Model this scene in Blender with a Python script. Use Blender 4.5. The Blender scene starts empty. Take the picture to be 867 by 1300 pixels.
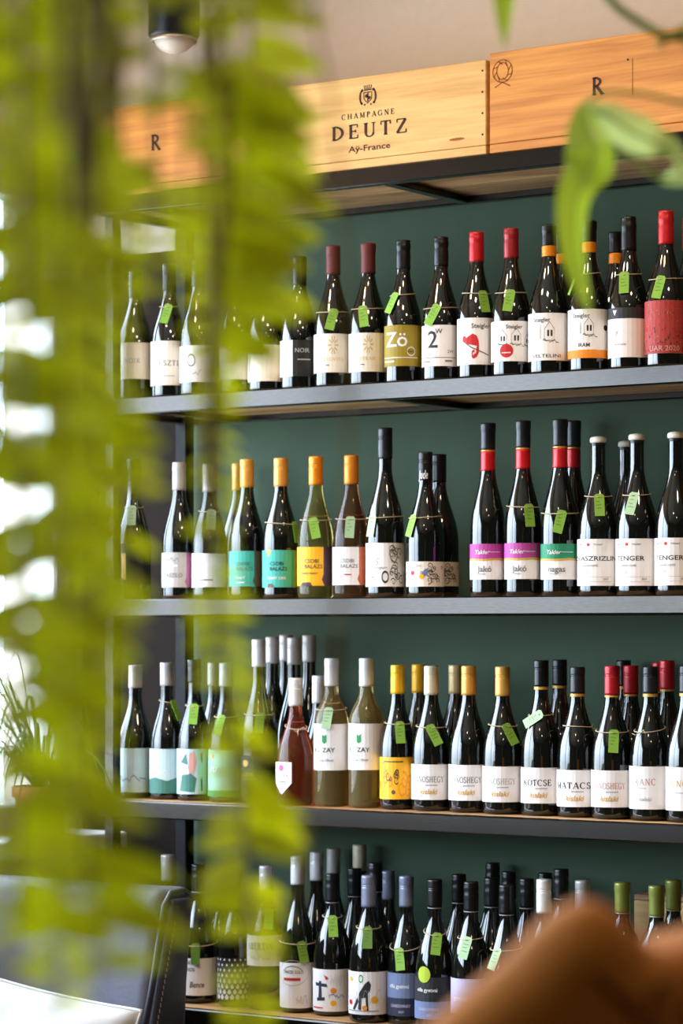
import bpy, bmesh, math, random
from mathutils import Vector, Matrix
random.seed(7)
PI = math.pi
sc = bpy.context.scene
COL = sc.collection

# ---------------------------------------------------------------- camera, sky, lights, exposure
FPX = 3488.0                      # focal length in pixels of the 867x1300 frame
TH = math.radians(34.3)           # yaw of the view from the shelf's normal
SN, CS = math.sin(TH), math.cos(TH)
CAM = Vector((3.144, -4.61, 1.25))
HORIZON = 803.0

cd = bpy.data.cameras.new('camera')
cam = bpy.data.objects.new('camera', cd)
COL.objects.link(cam)
cam.location = CAM
cam.rotation_euler = (PI / 2, 0, TH)
cd.sensor_fit = 'VERTICAL'
cd.sensor_height = 36.0
cd.sensor_width = 24.0
cd.lens = FPX * 36.0 / 1300.0
cd.shift_y = (HORIZON - 650.0) / 1300.0
cd.clip_start = 0.05
cd.dof.use_dof = True
cd.dof.focus_distance = 5.2
cd.dof.aperture_fstop = 4.2
sc.camera = cam

world = bpy.data.worlds.new('daylight')
sc.world = world
world.use_nodes = True
wn = world.node_tree
for n in list(wn.nodes):
    wn.nodes.remove(n)
wo = wn.nodes.new('ShaderNodeOutputWorld')
bg = wn.nodes.new('ShaderNodeBackground')
tc = wn.nodes.new('ShaderNodeTexCoord')
sp = wn.nodes.new('ShaderNodeSeparateXYZ')
rp = wn.nodes.new('ShaderNodeValToRGB')
rp.color_ramp.elements[0].position = 0.46
rp.color_ramp.elements[0].color = (0.42, 0.46, 0.50, 1)
rp.color_ramp.elements[1].position = 0.56
rp.color_ramp.elements[1].color = (0.80, 0.92, 1.14, 1)
ma = wn.nodes.new('ShaderNodeMath'); ma.operation = 'MULTIPLY_ADD'
ma.inputs[1].default_value = 0.5; ma.inputs[2].default_value = 0.5
wn.links.new(tc.outputs['Generated'], sp.inputs[0])
wn.links.new(sp.outputs['Z'], ma.inputs[0])
wn.links.new(ma.outputs[0], rp.inputs[0])
wn.links.new(rp.outputs[0], bg.inputs['Color'])
bg.inputs['Strength'].default_value = 36.0
wn.links.new(bg.outputs[0], wo.inputs['Surface'])

XL, XR, YB, YF, ZC = -0.97, 5.2, 0.35, -6.9, 3.05      # room: left, right, shelf wall, wall behind the camera, ceiling
WY0, WY1, WZ0, WZ1 = -5.0, 0.30, 0.80, 2.30           # window opening in the left wall


def area(name, loc, rot, sx, sy, power, color, portal=False, spread=PI):
    d = bpy.data.lights.new(name, 'AREA')
    d.shape = 'RECTANGLE'; d.size = sx; d.size_y = sy; d.energy = power; d.color = color
    d.spread = spread
    o = bpy.data.objects.new(name, d)
    COL.objects.link(o)
    o.location = loc; o.rotation_euler = rot
    if portal:
        d.cycles.is_portal = True
    return o


area('window_portal', (XL - 0.09, (WY0 + WY1) / 2, (WZ0 + WZ1) / 2), (0, -PI / 2, 0), WZ1 - WZ0, WY1 - WY0, 1, (1, 1, 1), True)
WARM = (1.0, 0.74, 0.48)
for i, (lx, ly) in enumerate(((-0.2, -1.25), (0.9, -1.25), (2.0, -1.25), (1.4, -3.0), (2.9, -3.4))):
    area('ceiling_lamp_light', (lx, ly, ZC - 0.06), (0, 0, 0), 0.26, 0.26, 32 if i < 3 else 14, WARM)

vs = sc.view_settings
vs.view_transform = 'Standard'
vs.look = 'None'
vs.gamma = 1.0
vs.use_curve_mapping = False
vs.exposure = -1.1
sc.cycles.max_bounces = 8
sc.cycles.diffuse_bounces = 4
sc.cycles.glossy_bounces = 4
sc.cycles.transmission_bounces = 8
sc.cycles.transparent_max_bounces = 12
sc.cycles.caustics_reflective = False
sc.cycles.caustics_refractive = True
sc.cycles.sample_clamp_indirect = 6.0


# ---------------------------------------------------------------- helpers
def at_y(u, v, y):
    """world point seen at pixel u, v on the vertical plane at depth y"""
    a = (u - 433.5) / FPX
    dx, dy = -SN + CS * a, CS + SN * a
    t = (y - CAM.y) / dy
    return Vector((CAM.x + t * dx, y, CAM.z + t * (HORIZON - v) / FPX))


def at_d(u, v, d):
    """world point seen at pixel u, v at distance d along the view"""
    a = (u - 433.5) / FPX
    return Vector((CAM.x + d * (-SN + CS * a), CAM.y + d * (CS + SN * a), CAM.z + d * (HORIZON - v) / FPX))


def depth(p):
    return (p.x - CAM.x) * -SN + (p.y - CAM.y) * CS


def lin(c):
    return tuple((x / 12.92 if x <= 0.04045 else ((x + 0.055) / 1.055) ** 2.4) for x in (k / 255.0 for k in c))


_M = {}


def mat(name, rgb, rough=0.5, metal=0.0, var=0.06, scale=30.0, bump=0.0, spec=0.5, coat=0.0, trans=0.0, ior=1.45, aniso=None):
    """a procedural material: noise varies the colour a little and can raise a fine relief"""
    if name in _M:
        return _M[name]
    m = bpy.data.materials.new(name)
    m.use_nodes = True
    nt = m.node_tree
    b = nt.nodes['Principled BSDF']
    c = lin(rgb)
    b.inputs['Base Color'].default_value = (*c, 1)
    b.inputs['Roughness'].default_value = rough
    b.inputs['Metallic'].default_value = metal
    b.inputs['Specular IOR Level'].default_value = spec
    b.inputs['Coat Weight'].default_value = coat
    b.inputs['Transmission Weight'].default_value = trans
    b.inputs['IOR'].default_value = ior
    if var or bump:
        t = nt.nodes.new('ShaderNodeTexCoord')
        nz = nt.nodes.new('ShaderNodeTexNoise')
        nz.inputs['Scale'].default_value = scale
        nz.inputs['Detail'].default_value = 4
        src = t.outputs['Object']
        if aniso:
            mp = nt.nodes.new('ShaderNodeMapping')
            mp.inputs['Scale'].default_value = aniso
            nt.links.new(src, mp.inputs[0])
            src = mp.outputs[0]
        nt.links.new(src, nz.inputs['Vector'])
        if var:
            mx = nt.nodes.new('ShaderNodeMix'); mx.data_type = 'RGBA'
            mx.inputs[6].default_value = (*[max(0, x * (1 - var * 2)) for x in c], 1)
            mx.inputs[7].default_value = (*[min(1, x * (1 + var * 2)) for x in c], 1)
            nt.links.new(nz.outputs[0], mx.inputs[0])
            nt.links.new(mx.outputs[2], b.inputs['Base Color'])
        if bump:
            bp = nt.nodes.new('ShaderNodeBump')
            bp.inputs['Strength'].default_value = bump
            bp.inputs['Distance'].default_value = 0.003
            nt.links.new(nz.outputs[0], bp.inputs['Height'])
            nt.links.new(bp.outputs[0], b.inputs['Normal'])
    _M[name] = m
    return m


def wood(name, dark, light, stretch=(1.2, 14, 30), rough=0.5):
    if name in _M:
        return _M[name]
    m = bpy.data.materials.new(name); m.use_nodes = True
    nt = m.node_tree; b = nt.nodes['Principled BSDF']
    t = nt.nodes.new('ShaderNodeTexCoord'); mp = nt.nodes.new('ShaderNodeMapping')
    mp.inputs['Scale'].default_value = stretch
    n1 = nt.nodes.new('ShaderNodeTexNoise'); n1.inputs['Scale'].default_value = 2.2; n1.inputs['Detail'].default_value = 6
    n1.inputs['Distortion'].default_value = 0.6
    n2 = nt.nodes.new('ShaderNodeTexNoise'); n2.inputs['Scale'].default_value = 9.0; n2.inputs['Detail'].default_value = 3
    r = nt.nodes.new('ShaderNodeValToRGB')
    r.color_ramp.elements[0].position = 0.33; r.color_ramp.elements[0].color = (*lin(dark), 1)
    r.color_ramp.elements[1].position = 0.62; r.color_ramp.elements[1].color = (*lin(light), 1)
    mx = nt.nodes.new('ShaderNodeMath'); mx.operation = 'MULTIPLY_ADD'; mx.inputs[1].default_value = 0.35
    nt.links.new(t.outputs['Object'], mp.inputs[0])
    nt.links.new(mp.outputs[0], n1.inputs['Vector']); nt.links.new(mp.outputs[0], n2.inputs['Vector'])
    sb = nt.nodes.new('ShaderNodeMath'); sb.operation = 'SUBTRACT'; sb.inputs[1].default_value = 0.5
    nt.links.new(n2.outputs[0], sb.inputs[0]); nt.links.new(sb.outputs[0], mx.inputs[0]); nt.links.new(n1.outputs[0], mx.inputs[2])
    nt.links.new(mx.outputs[0], r.inputs[0]); nt.links.new(r.outputs[0], b.inputs['Base Color'])
    b.inputs['Roughness'].default_value = rough
    bp = nt.nodes.new('ShaderNodeBump'); bp.inputs['Strength'].default_value = 0.25; bp.inputs['Distance'].default_value = 0.002
    nt.links.new(mx.outputs[0], bp.inputs['Height']); nt.links.new(bp.outputs[0], b.inputs['Normal'])
    _M[name] = m
    return m


def leafmat(name, rgb, trans=0.5, var=0.25, rough=0.45, scale=6.0):
    if name in _M:
        return _M[name]
    m = bpy.data.materials.new(name); m.use_nodes = True
    nt = m.node_tree; b = nt.nodes['Principled BSDF']; out = nt.nodes['Material Output']
    c = lin(rgb)
    t = nt.nodes.new('ShaderNodeTexCoord'); nz = nt.nodes.new('ShaderNodeTexNoise'); nz.inputs['Scale'].default_value = scale
    oi = nt.nodes.new('ShaderNodeObjectInfo'); ad = nt.nodes.new('ShaderNodeMath'); ad.operation = 'MULTIPLY_ADD'
    ad.inputs[1].default_value = 0.5
    nt.links.new(oi.outputs['Random'], ad.inputs[0])
    hf = nt.nodes.new('ShaderNodeMath'); hf.operation = 'MULTIPLY'; hf.inputs[1].default_value = 0.5
    nt.links.new(t.outputs['Object'], nz.inputs['Vector']); nt.links.new(nz.outputs[0], hf.inputs[0]); nt.links.new(hf.outputs[0], ad.inputs[2])
    mx = nt.nodes.new('ShaderNodeMix'); mx.data_type = 'RGBA'
    mx.inputs[6].default_value = (*[x * (1 - var) for x in c], 1)
    mx.inputs[7].default_value = (*[min(1, x * (1 + var)) for x in c], 1)
    nt.links.new(ad.outputs[0], mx.inputs[0]); nt.links.new(mx.outputs[2], b.inputs['Base Color'])
    b.inputs['Roughness'].default_value = rough
    tr = nt.nodes.new('ShaderNodeBsdfTranslucent'); nt.links.new(mx.outputs[2], tr.inputs['Color'])
    ms = nt.nodes.new('ShaderNodeMixShader'); ms.inputs[0].default_value = trans
    nt.links.new(b.outputs[0], ms.inputs[1]); nt.links.new(tr.outputs[0], ms.inputs[2]); nt.links.new(ms.outputs[0], out.inputs['Surface'])
    _M[name] = m
    return m


def link(name, me, m=None, parent=None, loc=None):
    o = bpy.data.objects.new(name, me)
    COL.objects.link(o)
    if m is not None and not me.materials:
        me.materials.append(m)
    if parent is not None:
        o.parent = parent
    if loc is not None:
        o.location = loc
    return o


def from_bm(name, bm, m, parent=None, smooth=False, loc=None):
    me = bpy.data.meshes.new(name)
    bm.normal_update()
    bm.to_mesh(me); bm.free()
    if smooth:
        me.polygons.foreach_set('use_smooth', [True] * len(me.polygons))
    return link(name, me, m, parent, loc)


def thing(name, label, cat, loc=(0, 0, 0), rotz=0.0, group=None):
    o = bpy.data.objects.new(name, None)
    COL.objects.link(o)
    o.empty_display_size = 0.05
    o.location = loc; o.rotation_euler = (0, 0, rotz)
    tag(o, label, cat, group)
    return o


def tag(o, label, cat, group=None):
    o['label'] = label; o['category'] = cat
    if group:
        o['group'] = group
    return o


def add_box(bm, x0, x1, y0, y1, z0, z1, bev=0.0, seg=2, mtx=None):
    r = bmesh.ops.create_cube(bm, size=1.0)
    vsx = r['verts']
    for v in vsx:
        v.co = Vector((x0 + (v.co.x + .5) * (x1 - x0), y0 + (v.co.y + .5) * (y1 - y0), z0 + (v.co.z + .5) * (z1 - z0)))
    if bev:
        es = list({e for v in vsx for e in v.link_edges})
        r2 = bmesh.ops.bevel(bm, geom=es, offset=bev, segments=seg, affect='EDGES', profile=0.5)
        vsx = list({v for f in r2['faces'] for v in f.verts} | {v for v in vsx if v.is_valid})
    if mtx is not None:
        for v in vsx:
            v.co = mtx @ v.co
    return vsx


def box(name, x0, x1, y0, y1, z0, z1, m, parent=None, bev=0.0, seg=2, smooth=False, mtx=None):
    bm = bmesh.new()
    add_box(bm, x0, x1, y0, y1, z0, z1, bev, seg, mtx)
    return from_bm(name, bm, m, parent, smooth)


def add_tube(bm, pts, rad, n=6, cap=True, closed=False):
    pts = [Vector(p) for p in pts]
    if not isinstance(rad, (list, tuple)):
        rad = [rad] * len(pts)
    rings = []
    up = None
    for i, p in enumerate(pts):
        if closed:
            d = pts[(i + 1) % len(pts)] - pts[i - 1]
        else:
            d = pts[min(i + 1, len(pts) - 1)] - pts[max(i - 1, 0)]
        d.normalize()
        if up is None:
            up = d.orthogonal().normalized()
        up = (up - d * up.dot(d))
        up = up.normalized() if up.length > 1e-6 else d.orthogonal().normalized()
        w = d.cross(up)
        rings.append([bm.verts.new(p + (up * math.cos(2 * PI * k / n) + w * math.sin(2 * PI * k / n)) * rad[i]) for k in range(n)])
    m = len(rings)
    for i in range(m if closed else m - 1):
        a, b = rings[i], rings[(i + 1) % m]
        for k in range(n):
            try:
                bm.faces.new((a[k], a[(k + 1) % n], b[(k + 1) % n], b[k]))
            except ValueError:
                pass
    if cap and not closed:
        bm.faces.new(rings[0][::-1]); bm.faces.new(rings[-1])


def add_lathe(bm, prof, n=32, mtx=None):
    """prof: (radius, z) from the bottom up; a radius of 0 closes with a pole"""
    rings = []
    for r, z in prof:
        if r < 1e-6:
            rings.append([bm.verts.new((0, 0, z))])
        else:
            rings.append([bm.verts.new((r * math.cos(2 * PI * k / n), r * math.sin(2 * PI * k / n), z)) for k in range(n)])
    for a, b in zip(rings, rings[1:]):
        for k in range(n):
            k2 = (k + 1) % n
            if len(a) == 1 and len(b) == 1:
                continue
            if len(a) == 1:
                bm.faces.new((a[0], b[k2], b[k]))
            elif len(b) == 1:
                bm.faces.new((a[k], a[k2], b[0]))
            else:
                bm.faces.new((a[k], a[k2], b[k2], b[k]))
    if mtx is not None:
        for ring in rings:
            for v in ring:
                v.co = mtx @ v.co


# ---------------------------------------------------------------- lettering and print (flat polygons, wrapped later)
def pline(pts, w):
    """quads along a flat polyline; w a width or a list of widths"""
    if not isinstance(w, (list, tuple)):
        w = [w] * len(pts)
    out = []
    L = []
    for i, p in enumerate(pts):
        a, b = pts[max(i - 1, 0)], pts[min(i + 1, len(pts) - 1)]
        dx, dy = b[0] - a[0], b[1] - a[1]
        l = math.hypot(dx, dy) or 1
        nx, ny = -dy / l * w[i] / 2, dx / l * w[i] / 2
        L.append(((p[0] + nx, p[1] + ny), (p[0] - nx, p[1] - ny)))
    for (a, b), (c, d) in zip(L, L[1:]):
        out.append([a, b, d, c])
    return out


def arc(cx, cy, rx, ry, a0, a1, thick, thin, n=14):
    pts, w = [], []
    for i in range(n + 1):
        a = math.radians(a0 + (a1 - a0) * i / n)
        pts.append((cx + rx * math.cos(a), cy + ry * math.sin(a)))
        w.append(thin + (thick - thin) * abs(math.cos(a)) ** 1.3)
    return pline(pts, w)


TK, TN, SF = 0.185, 0.085, 0.07


def _serif(x, y, hl=0.13):
    y0 = y if y < 0.5 else y - SF
    return [[(x - hl, y0), (x + hl, y0), (x + hl, y0 + SF), (x - hl, y0 + SF)]]


def _st(x0, y0, x1, y1, w, s0=True, s1=True):
    p = pline([(x0, y0), (x1, y1)], w)
    if s0:
        p += _serif(x0, y0)
    if s1:
        p += _serif(x1, y1)
    return p


def _bar(x0, x1, y):
    return pline([(x0, y), (x1, y)], TN)


def serif_glyph(c):
    k = c
    if k == 'A' or k == 'Á':
        p = _st(.10, 0, .42, 1, TN, True, False) + _st(.42, 1, .74, 0, TK, False, True) + _bar(.22, .62, .33); w = .84
    elif k == 'B':
        p = _st(.17, 0, .17, 1, TK) + arc(.17, .755, .33, .22, 90, -90, TK, TN) + arc(.17, .275, .40, .25, 90, -90, TK, TN); w = .68
    elif k == 'C':
        p = arc(.44, .5, .37, .48, 48, 312, TK, TN) + pline([(.69, .72), (.69, .95)], TN); w = .82
    elif k == 'D':
        p = _st(.17, 0, .17, 1, TK) + arc(.17, .5, .55, .475, 90, -90, TK, TN); w = .84
    elif k == 'E':
        p = _st(.17, 0, .17, 1, TK) + _bar(.17, .6, .972) + _bar(.17, .48, .52) + _bar(.17, .64, .028) + pline([(.6, .98), (.6, .76)], TN) + pline([(.63, .02), (.63, .26)], TN) + pline([(.48, .42), (.48, .62)], TN); w = .72
    elif k == 'F':
        p = _st(.17, 0, .17, 1, TK) + _bar(.17, .6, .972) + _bar(.17, .48, .5) + pline([(.6, .98), (.6, .76)], TN) + pline([(.48, .4), (.48, .6)], TN); w = .66
    elif k == 'G':
        p = arc(.44, .5, .37, .48, 48, 315, TK, TN) + pline([(.69, .72), (.69, .95)], TN) + pline([(.72, .05), (.72, .42)], TK * .8) + _bar(.58, .86, .42); w = .9
    elif k == 'H':
        p = _st(.17, 0, .17, 1, TK) + _st(.70, 0, .70, 1, TK) + _bar(.17, .7, .52); w = .88
    elif k == 'I':
        p = _st(.17, 0, .17, 1, TK); w = .36
    elif k == 'J':
        p = _st(.3, .2, .3, 1, TK, False, True) + arc(.16, .2, .14, .2, 0, -180, TK, TN); w = .48
    elif k == 'K':
        p = _st(.17, 0, .17, 1, TK) + _st(.2, .4, .66, 1, TN, False, True) + _st(.36, .58, .74, 0, TK, False, True); w = .86
    elif k == 'L':
        p = _st(.17, 0, .17, 1, TK) + _bar(.17, .6, .028) + pline([(.6, .02), (.6, .26)], TN); w = .66
    elif k == 'M':
        p = _st(.15, 0, .15, 1, TN) + pline([(.17, 1), (.48, .08)], TK) + pline([(.48, .08), (.79, 1)], TN) + _st(.81, 0, .81, 1, TK); w = .98
    elif k == 'N':
        p = _st(.15, 0, .15, 1, TN) + pline([(.15, 1), (.70, .02)], TK) + _st(.70, 0, .70, 1, TN); w = .86
    elif k in 'OÖŐ':
        p = arc(.44, .5, .37, .48, 0, 360, TK, TN, 24); w = .88
    elif k == 'P':
        p = _st(.17, 0, .17, 1, TK) + arc(.17, .73, .40, .245, 90, -90, TK, TN); w = .66
    elif k == 'R':
        p = _st(.17, 0, .17, 1, TK) + arc(.17, .74, .38, .235, 90, -90, TK, TN) + _st(.33, .5, .70, 0, TK, False, True); w = .80
    elif k == 'S':
        p = arc(.34, .745, .22, .23, 30, 270, TK * .8, TN) + arc(.34, .265, .25, .24, 90, -150, TK, TN) + pline([(.54, .76), (.54, .96)], TN) + pline([(.11, .04), (.11, .26)], TN); w = .66
    elif k == 'T':
        p = _st(.36, 0, .36, 1, TK, True, False) + _bar(.04, .68, .972) + pline([(.06, .98), (.06, .74)], TN) + pline([(.66, .98), (.66, .74)], TN); w = .74
    elif k in 'UÜÚ':
        p = _st(.17, .28, .17, 1, TK, False, True) + arc(.42, .28, .25, .26, 180, 360, TK * .8, TN) + _st(.67, .28, .67, 1, TN, False, True); w = .84
    elif k == 'V':
        p = _st(.08, 1, .40, 0, TK, True, False) + _st(.40, 0, .72, 1, TN, False, True); w = .80
    elif k == 'W':
        p = _st(.08, 1, .34, 0, TK, True, False) + pline([(.34, 0), (.56, .9)], TN) + pline([(.56, .9), (.8, 0)], TK) + _st(.8, 0, 1.02, 1, TN, False, True); w = 1.1
    elif k == 'Y':
        p = _st(.38, 0, .38, .45, TK, True, False) + _st(.08, 1, .38, .45, TK, True, False) + _st(.38, .45, .68, 1, TN, False, True); w = .76
    elif k == 'Z':
        p = _bar(.08, .66, .972) + pline([(.64, .97), (.10, .03)], TK) + _bar(.08, .68, .028) + pline([(.09, .98), (.09, .76)], TN) + pline([(.67, .02), (.67, .26)], TN); w = .74
    elif k == '-':
        p = _bar(.05, .3, .4); w = .36
    else:
        p = []; w = .4
    if k in 'ÖÜ':
        p = p + [[(x - .05, 1.08), (x + .05, 1.08), (x + .05, 1.18), (x - .05, 1.18)] for x in (.3, .56)]
    if k in 'ÁÚ':
        p = p + pline([(.40, 1.06), (.54, 1.22)], .07)
    return p, w


_T = {}


def sans_polys(s, shear=0.0):
    """filled polygons of a word in Blender's own font, cap height 1, starting at x = 0"""
    key = (s, shear)
    if key in _T:
        return _T[key]
    cu = bpy.data.curves.new('word', 'FONT')
    cu.body = s; cu.size = 1.0; cu.shear = shear; cu.resolution_u = 2; cu.offset = 0.012
    ob = bpy.data.objects.new('word', cu)
    me = bpy.data.meshes.new_from_object(ob)
    k = 1 / 0.72
    co = [(v.co.x * k, v.co.y * k) for v in me.vertices]
    polys = [[co[i] for i in p.vertices] for p in me.polygons]
    w = max((c[0] for c in co), default=0)
    bpy.data.objects.remove(ob); bpy.data.curves.remove(cu); bpy.data.meshes.remove(me)
    _T[key] = (polys, w)
    return _T[key]


def word(s, cx, cy, h, font='s', width=None, gap=0.12, rot=0.0, asp=1.0):
    """polygons of a word centred at cx, baseline-centred at cy, cap height h; asp corrects x units"""
    if font == 'r':
        polys, x = [], 0.0
        for c in s:
            g, w = serif_glyph(c)
            polys += [[(px + x, py) for px, py in q] for q in g]
            x += w + gap
        w = max(x - gap, 0.01)
    else:
        polys, w = sans_polys(s, 0.25 if font == 'i' else 0.0)
    sx = h * asp
    if width:
        sx = width / max(w, 1e-4)
    out = []
    for q in polys:
        o = []
        for px, py in q:
            X, Y = (px - w / 2) * sx, (py - 0.5) * h
            if rot:
                X, Y = (X * math.cos(rot) - Y / 1 * math.sin(rot), X * math.sin(rot) + Y * math.cos(rot))
            o.append((cx + X, cy + Y))
        out.append(o)
    return out


def rect(x0, x1, y0, y1):
    return [[(x0, y0), (x1, y0), (x1, y1), (x0, y1)]]


def disc(cx, cy, rx, ry=None, n=16):
    ry = ry or rx
    return [[(cx + rx * math.cos(2 * PI * i / n), cy + ry * math.sin(2 * PI * i / n)) for i in range(n)]]


def ring(cx, cy, rx, ry, w, n=18):
    return pline([(cx + rx * math.cos(2 * PI * i / n), cy + ry * math.sin(2 * PI * i / n)) for i in range(n + 1)], w)


def scribble(x0, x1, y0, y1, n, w, seed=1):
    rr = random.Random(seed)
    pts = [(x0 + (x1 - x0) * (i + rr.uniform(-.6, .6)) / n, rr.uniform(y0, y1)) for i in range(n + 1)]
    return pline(pts, w)


def curls(x0, x1, y0, y1, n, w, seed=1, size=.16, ax=1.1):
    rr = random.Random(seed)
    out = []
    for _ in range(n):
        cx, cy, s, a0, t = rr.uniform(x0, x1), rr.uniform(y0, y1), rr.uniform(.4, 1) * size, rr.uniform(0, 6.3), rr.choice((-1, 1))
        pts = []
        for i in range(13):
            a = a0 + t * i * .62
            r = s * (.15 + i / 13)
            pts.append((cx + ax * r * math.cos(a), min(.97, max(.03, cy + r * math.sin(a)))))
        out += pline(pts, [w * (.5 + i / 16) for i in range(13)])
    return out


def specks(n, seed, y0=.03, y1=.97, r0=.012, r1=.05, x=1.5):
    rr = random.Random(seed)
    return [q for _ in range(n) for q in disc(rr.uniform(-x, x), rr.uniform(y0, y1), rr.uniform(r0, r1), rr.uniform(r0, r1) * .7, 6)]


def flat_bm(polys, step=None):
    bm = bmesh.new()
    for q in polys:
        try:
            bm.faces.new([bm.verts.new((x, y, 0)) for x, y in q])
        except ValueError:
            pass
    if step:
        xs = [v.co.x for v in bm.verts]
        if xs:
            k = math.ceil(min(xs) / step)
            while k * step < max(xs):
                bmesh.ops.bisect_plane(bm, geom=bm.verts[:] + bm.edges[:] + bm.faces[:], plane_co=(k * step, 0, 0), plane_no=(1, 0, 0), dist=1e-6)
                k += 1
    return bm


def wrap(name, polys, m, parent, R, ang, z0, hz, lift, step=0.22):
    """print wrapped round a bottle: x in radians from the label's middle, y in label heights"""
    bm = flat_bm(polys, step)
    r = R + lift
    for v in bm.verts:
        a = ang + v.co.x
        v.co = Vector((r * math.cos(a), r * math.sin(a), z0 + v.co.y * hz))
    o = from_bm(name, bm, m, parent)
    return o


def flat(name, polys, m, parent, mtx):
    bm = flat_bm(polys)
    for v in bm.verts:
        v.co = mtx @ v.co
    return from_bm(name, bm, m, parent)


# ---------------------------------------------------------------- the room
def structure(o):
    o['kind'] = 'structure'
    return o


beige = mat('beige_plaster', (226, 212, 198), 0.85, var=0.03, scale=40, bump=0.08)
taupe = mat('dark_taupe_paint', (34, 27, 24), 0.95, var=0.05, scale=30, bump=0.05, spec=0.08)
whitepaint = mat('white_window_paint', (225, 224, 220), 0.4, var=0.02)
floorm = wood('oak_floor', (60, 44, 30), (92, 68, 46), (1.5, 12, 1))
ceilm = mat('ceiling_plaster', (214, 202, 188), 0.9, var=0.02)
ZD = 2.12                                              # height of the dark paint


def wall(name, boxes):
    bm = bmesh.new()
    for b in boxes:
        add_box(bm, *b)
    return bm


bm = bmesh.new()
add_box(bm, XL - .2, XR + .2, YB, YB + .15, ZD, ZC)
structure(from_bm('wall_back', bm, beige))
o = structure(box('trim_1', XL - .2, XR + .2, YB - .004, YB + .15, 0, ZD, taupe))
bm = bmesh.new()
add_box(bm, XL - .2, XL, YF, WY0, 0, ZC); add_box(bm, XL - .2, XL, WY1, YB, 0, ZC)
add_box(bm, XL - .2, XL, WY0, WY1, 0, WZ0); add_box(bm, XL - .2, XL, WY0, WY1, WZ1, ZC)
structure(from_bm('wall_left', bm, beige))
darkpaint = mat('dark_green_wall_paint', (52, 58, 52), 0.8, var=0.04, scale=20)
structure(box('wall_right', XR, XR + .15, YF, YB, 0, ZC, darkpaint))
structure(box('wall_front', XL - .2, XR + .2, YF - .2, YF, 0, ZC, darkpaint))
structure(box('floor', XL - .2, XR + .2, YF - .2, YB + .15, -.1, 0, floorm))
structure(box('ceiling', XL - .2, XR + .2, YF - .2, YB + .15, ZC, ZC + .1, ceilm))

glass = bpy.data.materials.new('window_glass'); glass.use_nodes = True
nt = glass.node_tree
for n in list(nt.nodes):
    nt.nodes.remove(n)
go = nt.nodes.new('ShaderNodeOutputMaterial'); gm = nt.nodes.new('ShaderNodeMixShader')
gt = nt.nodes.new('ShaderNodeBsdfTransparent'); gg = nt.nodes.new('ShaderNodeBsdfGlossy'); gg.inputs['Roughness'].default_value = 0.0
gt.inputs['Color'].default_value = (0.94, 0.97, 0.97, 1)
fr = nt.nodes.new('ShaderNodeFresnel'); fr.inputs[0].default_value = 1.25
ge = nt.nodes.new('ShaderNodeNewGeometry'); fb = nt.nodes.new('ShaderNodeMath'); fb.operation = 'SUBTRACT'; fb.inputs[0].default_value = 1.0
fm = nt.nodes.new('ShaderNodeMath'); fm.operation = 'MULTIPLY'
nt.links.new(ge.outputs['Backfacing'], fb.inputs[1]); nt.links.new(fb.outputs[0], fm.inputs[0]); nt.links.new(fr.outputs[0], fm.inputs[1])
nt.links.new(fm.outputs[0], gm.inputs[0]); nt.links.new(gt.outputs[0], gm.inputs[1]); nt.links.new(gg.outputs[0], gm.inputs[2])
nt.links.new(gm.outputs[0], go.inputs[0])

w1 = bpy.data.objects.new('window_1', None); COL.objects.link(w1); structure(w1)
w1.location = (XL - .046, (WY0 + WY1) / 2, WZ0)
L, Hh = (WY1 - WY0) / 2, WZ1 - WZ0
for y0, y1, z0, z1 in ((-L, L, 0, .06), (-L, L, Hh - .06, Hh), (-L, -L + .06, .06, Hh - .06), (L - .04, L, .06, Hh - .06)):
    box('frame_rail', -.04, .04, y0, y1, z0, z1, whitepaint, w1, 0.006, 1)
NP = 3
for i in range(NP):
    ya, yb = -L + .06 + i * (2 * L - .12) / NP, -L + .06 + (i + 1) * (2 * L - .12) / NP
    if i:
        box('mullion', -.04, .04, ya - .045, ya + .045, .06, Hh - .06, whitepaint, w1, 0.006, 1)
    box('pane', -.004, .004, ya + (.045 if i else 0), yb - (.045 if i < NP - 1 else -.02), .06, Hh - .06, glass, w1)
structure(box('trim_2', XL - .02, XL + .16, WY0 - .05, WY1 + .02, WZ0 - .045, WZ0 - .005, whitepaint, None, 0.008, 2))

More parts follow.
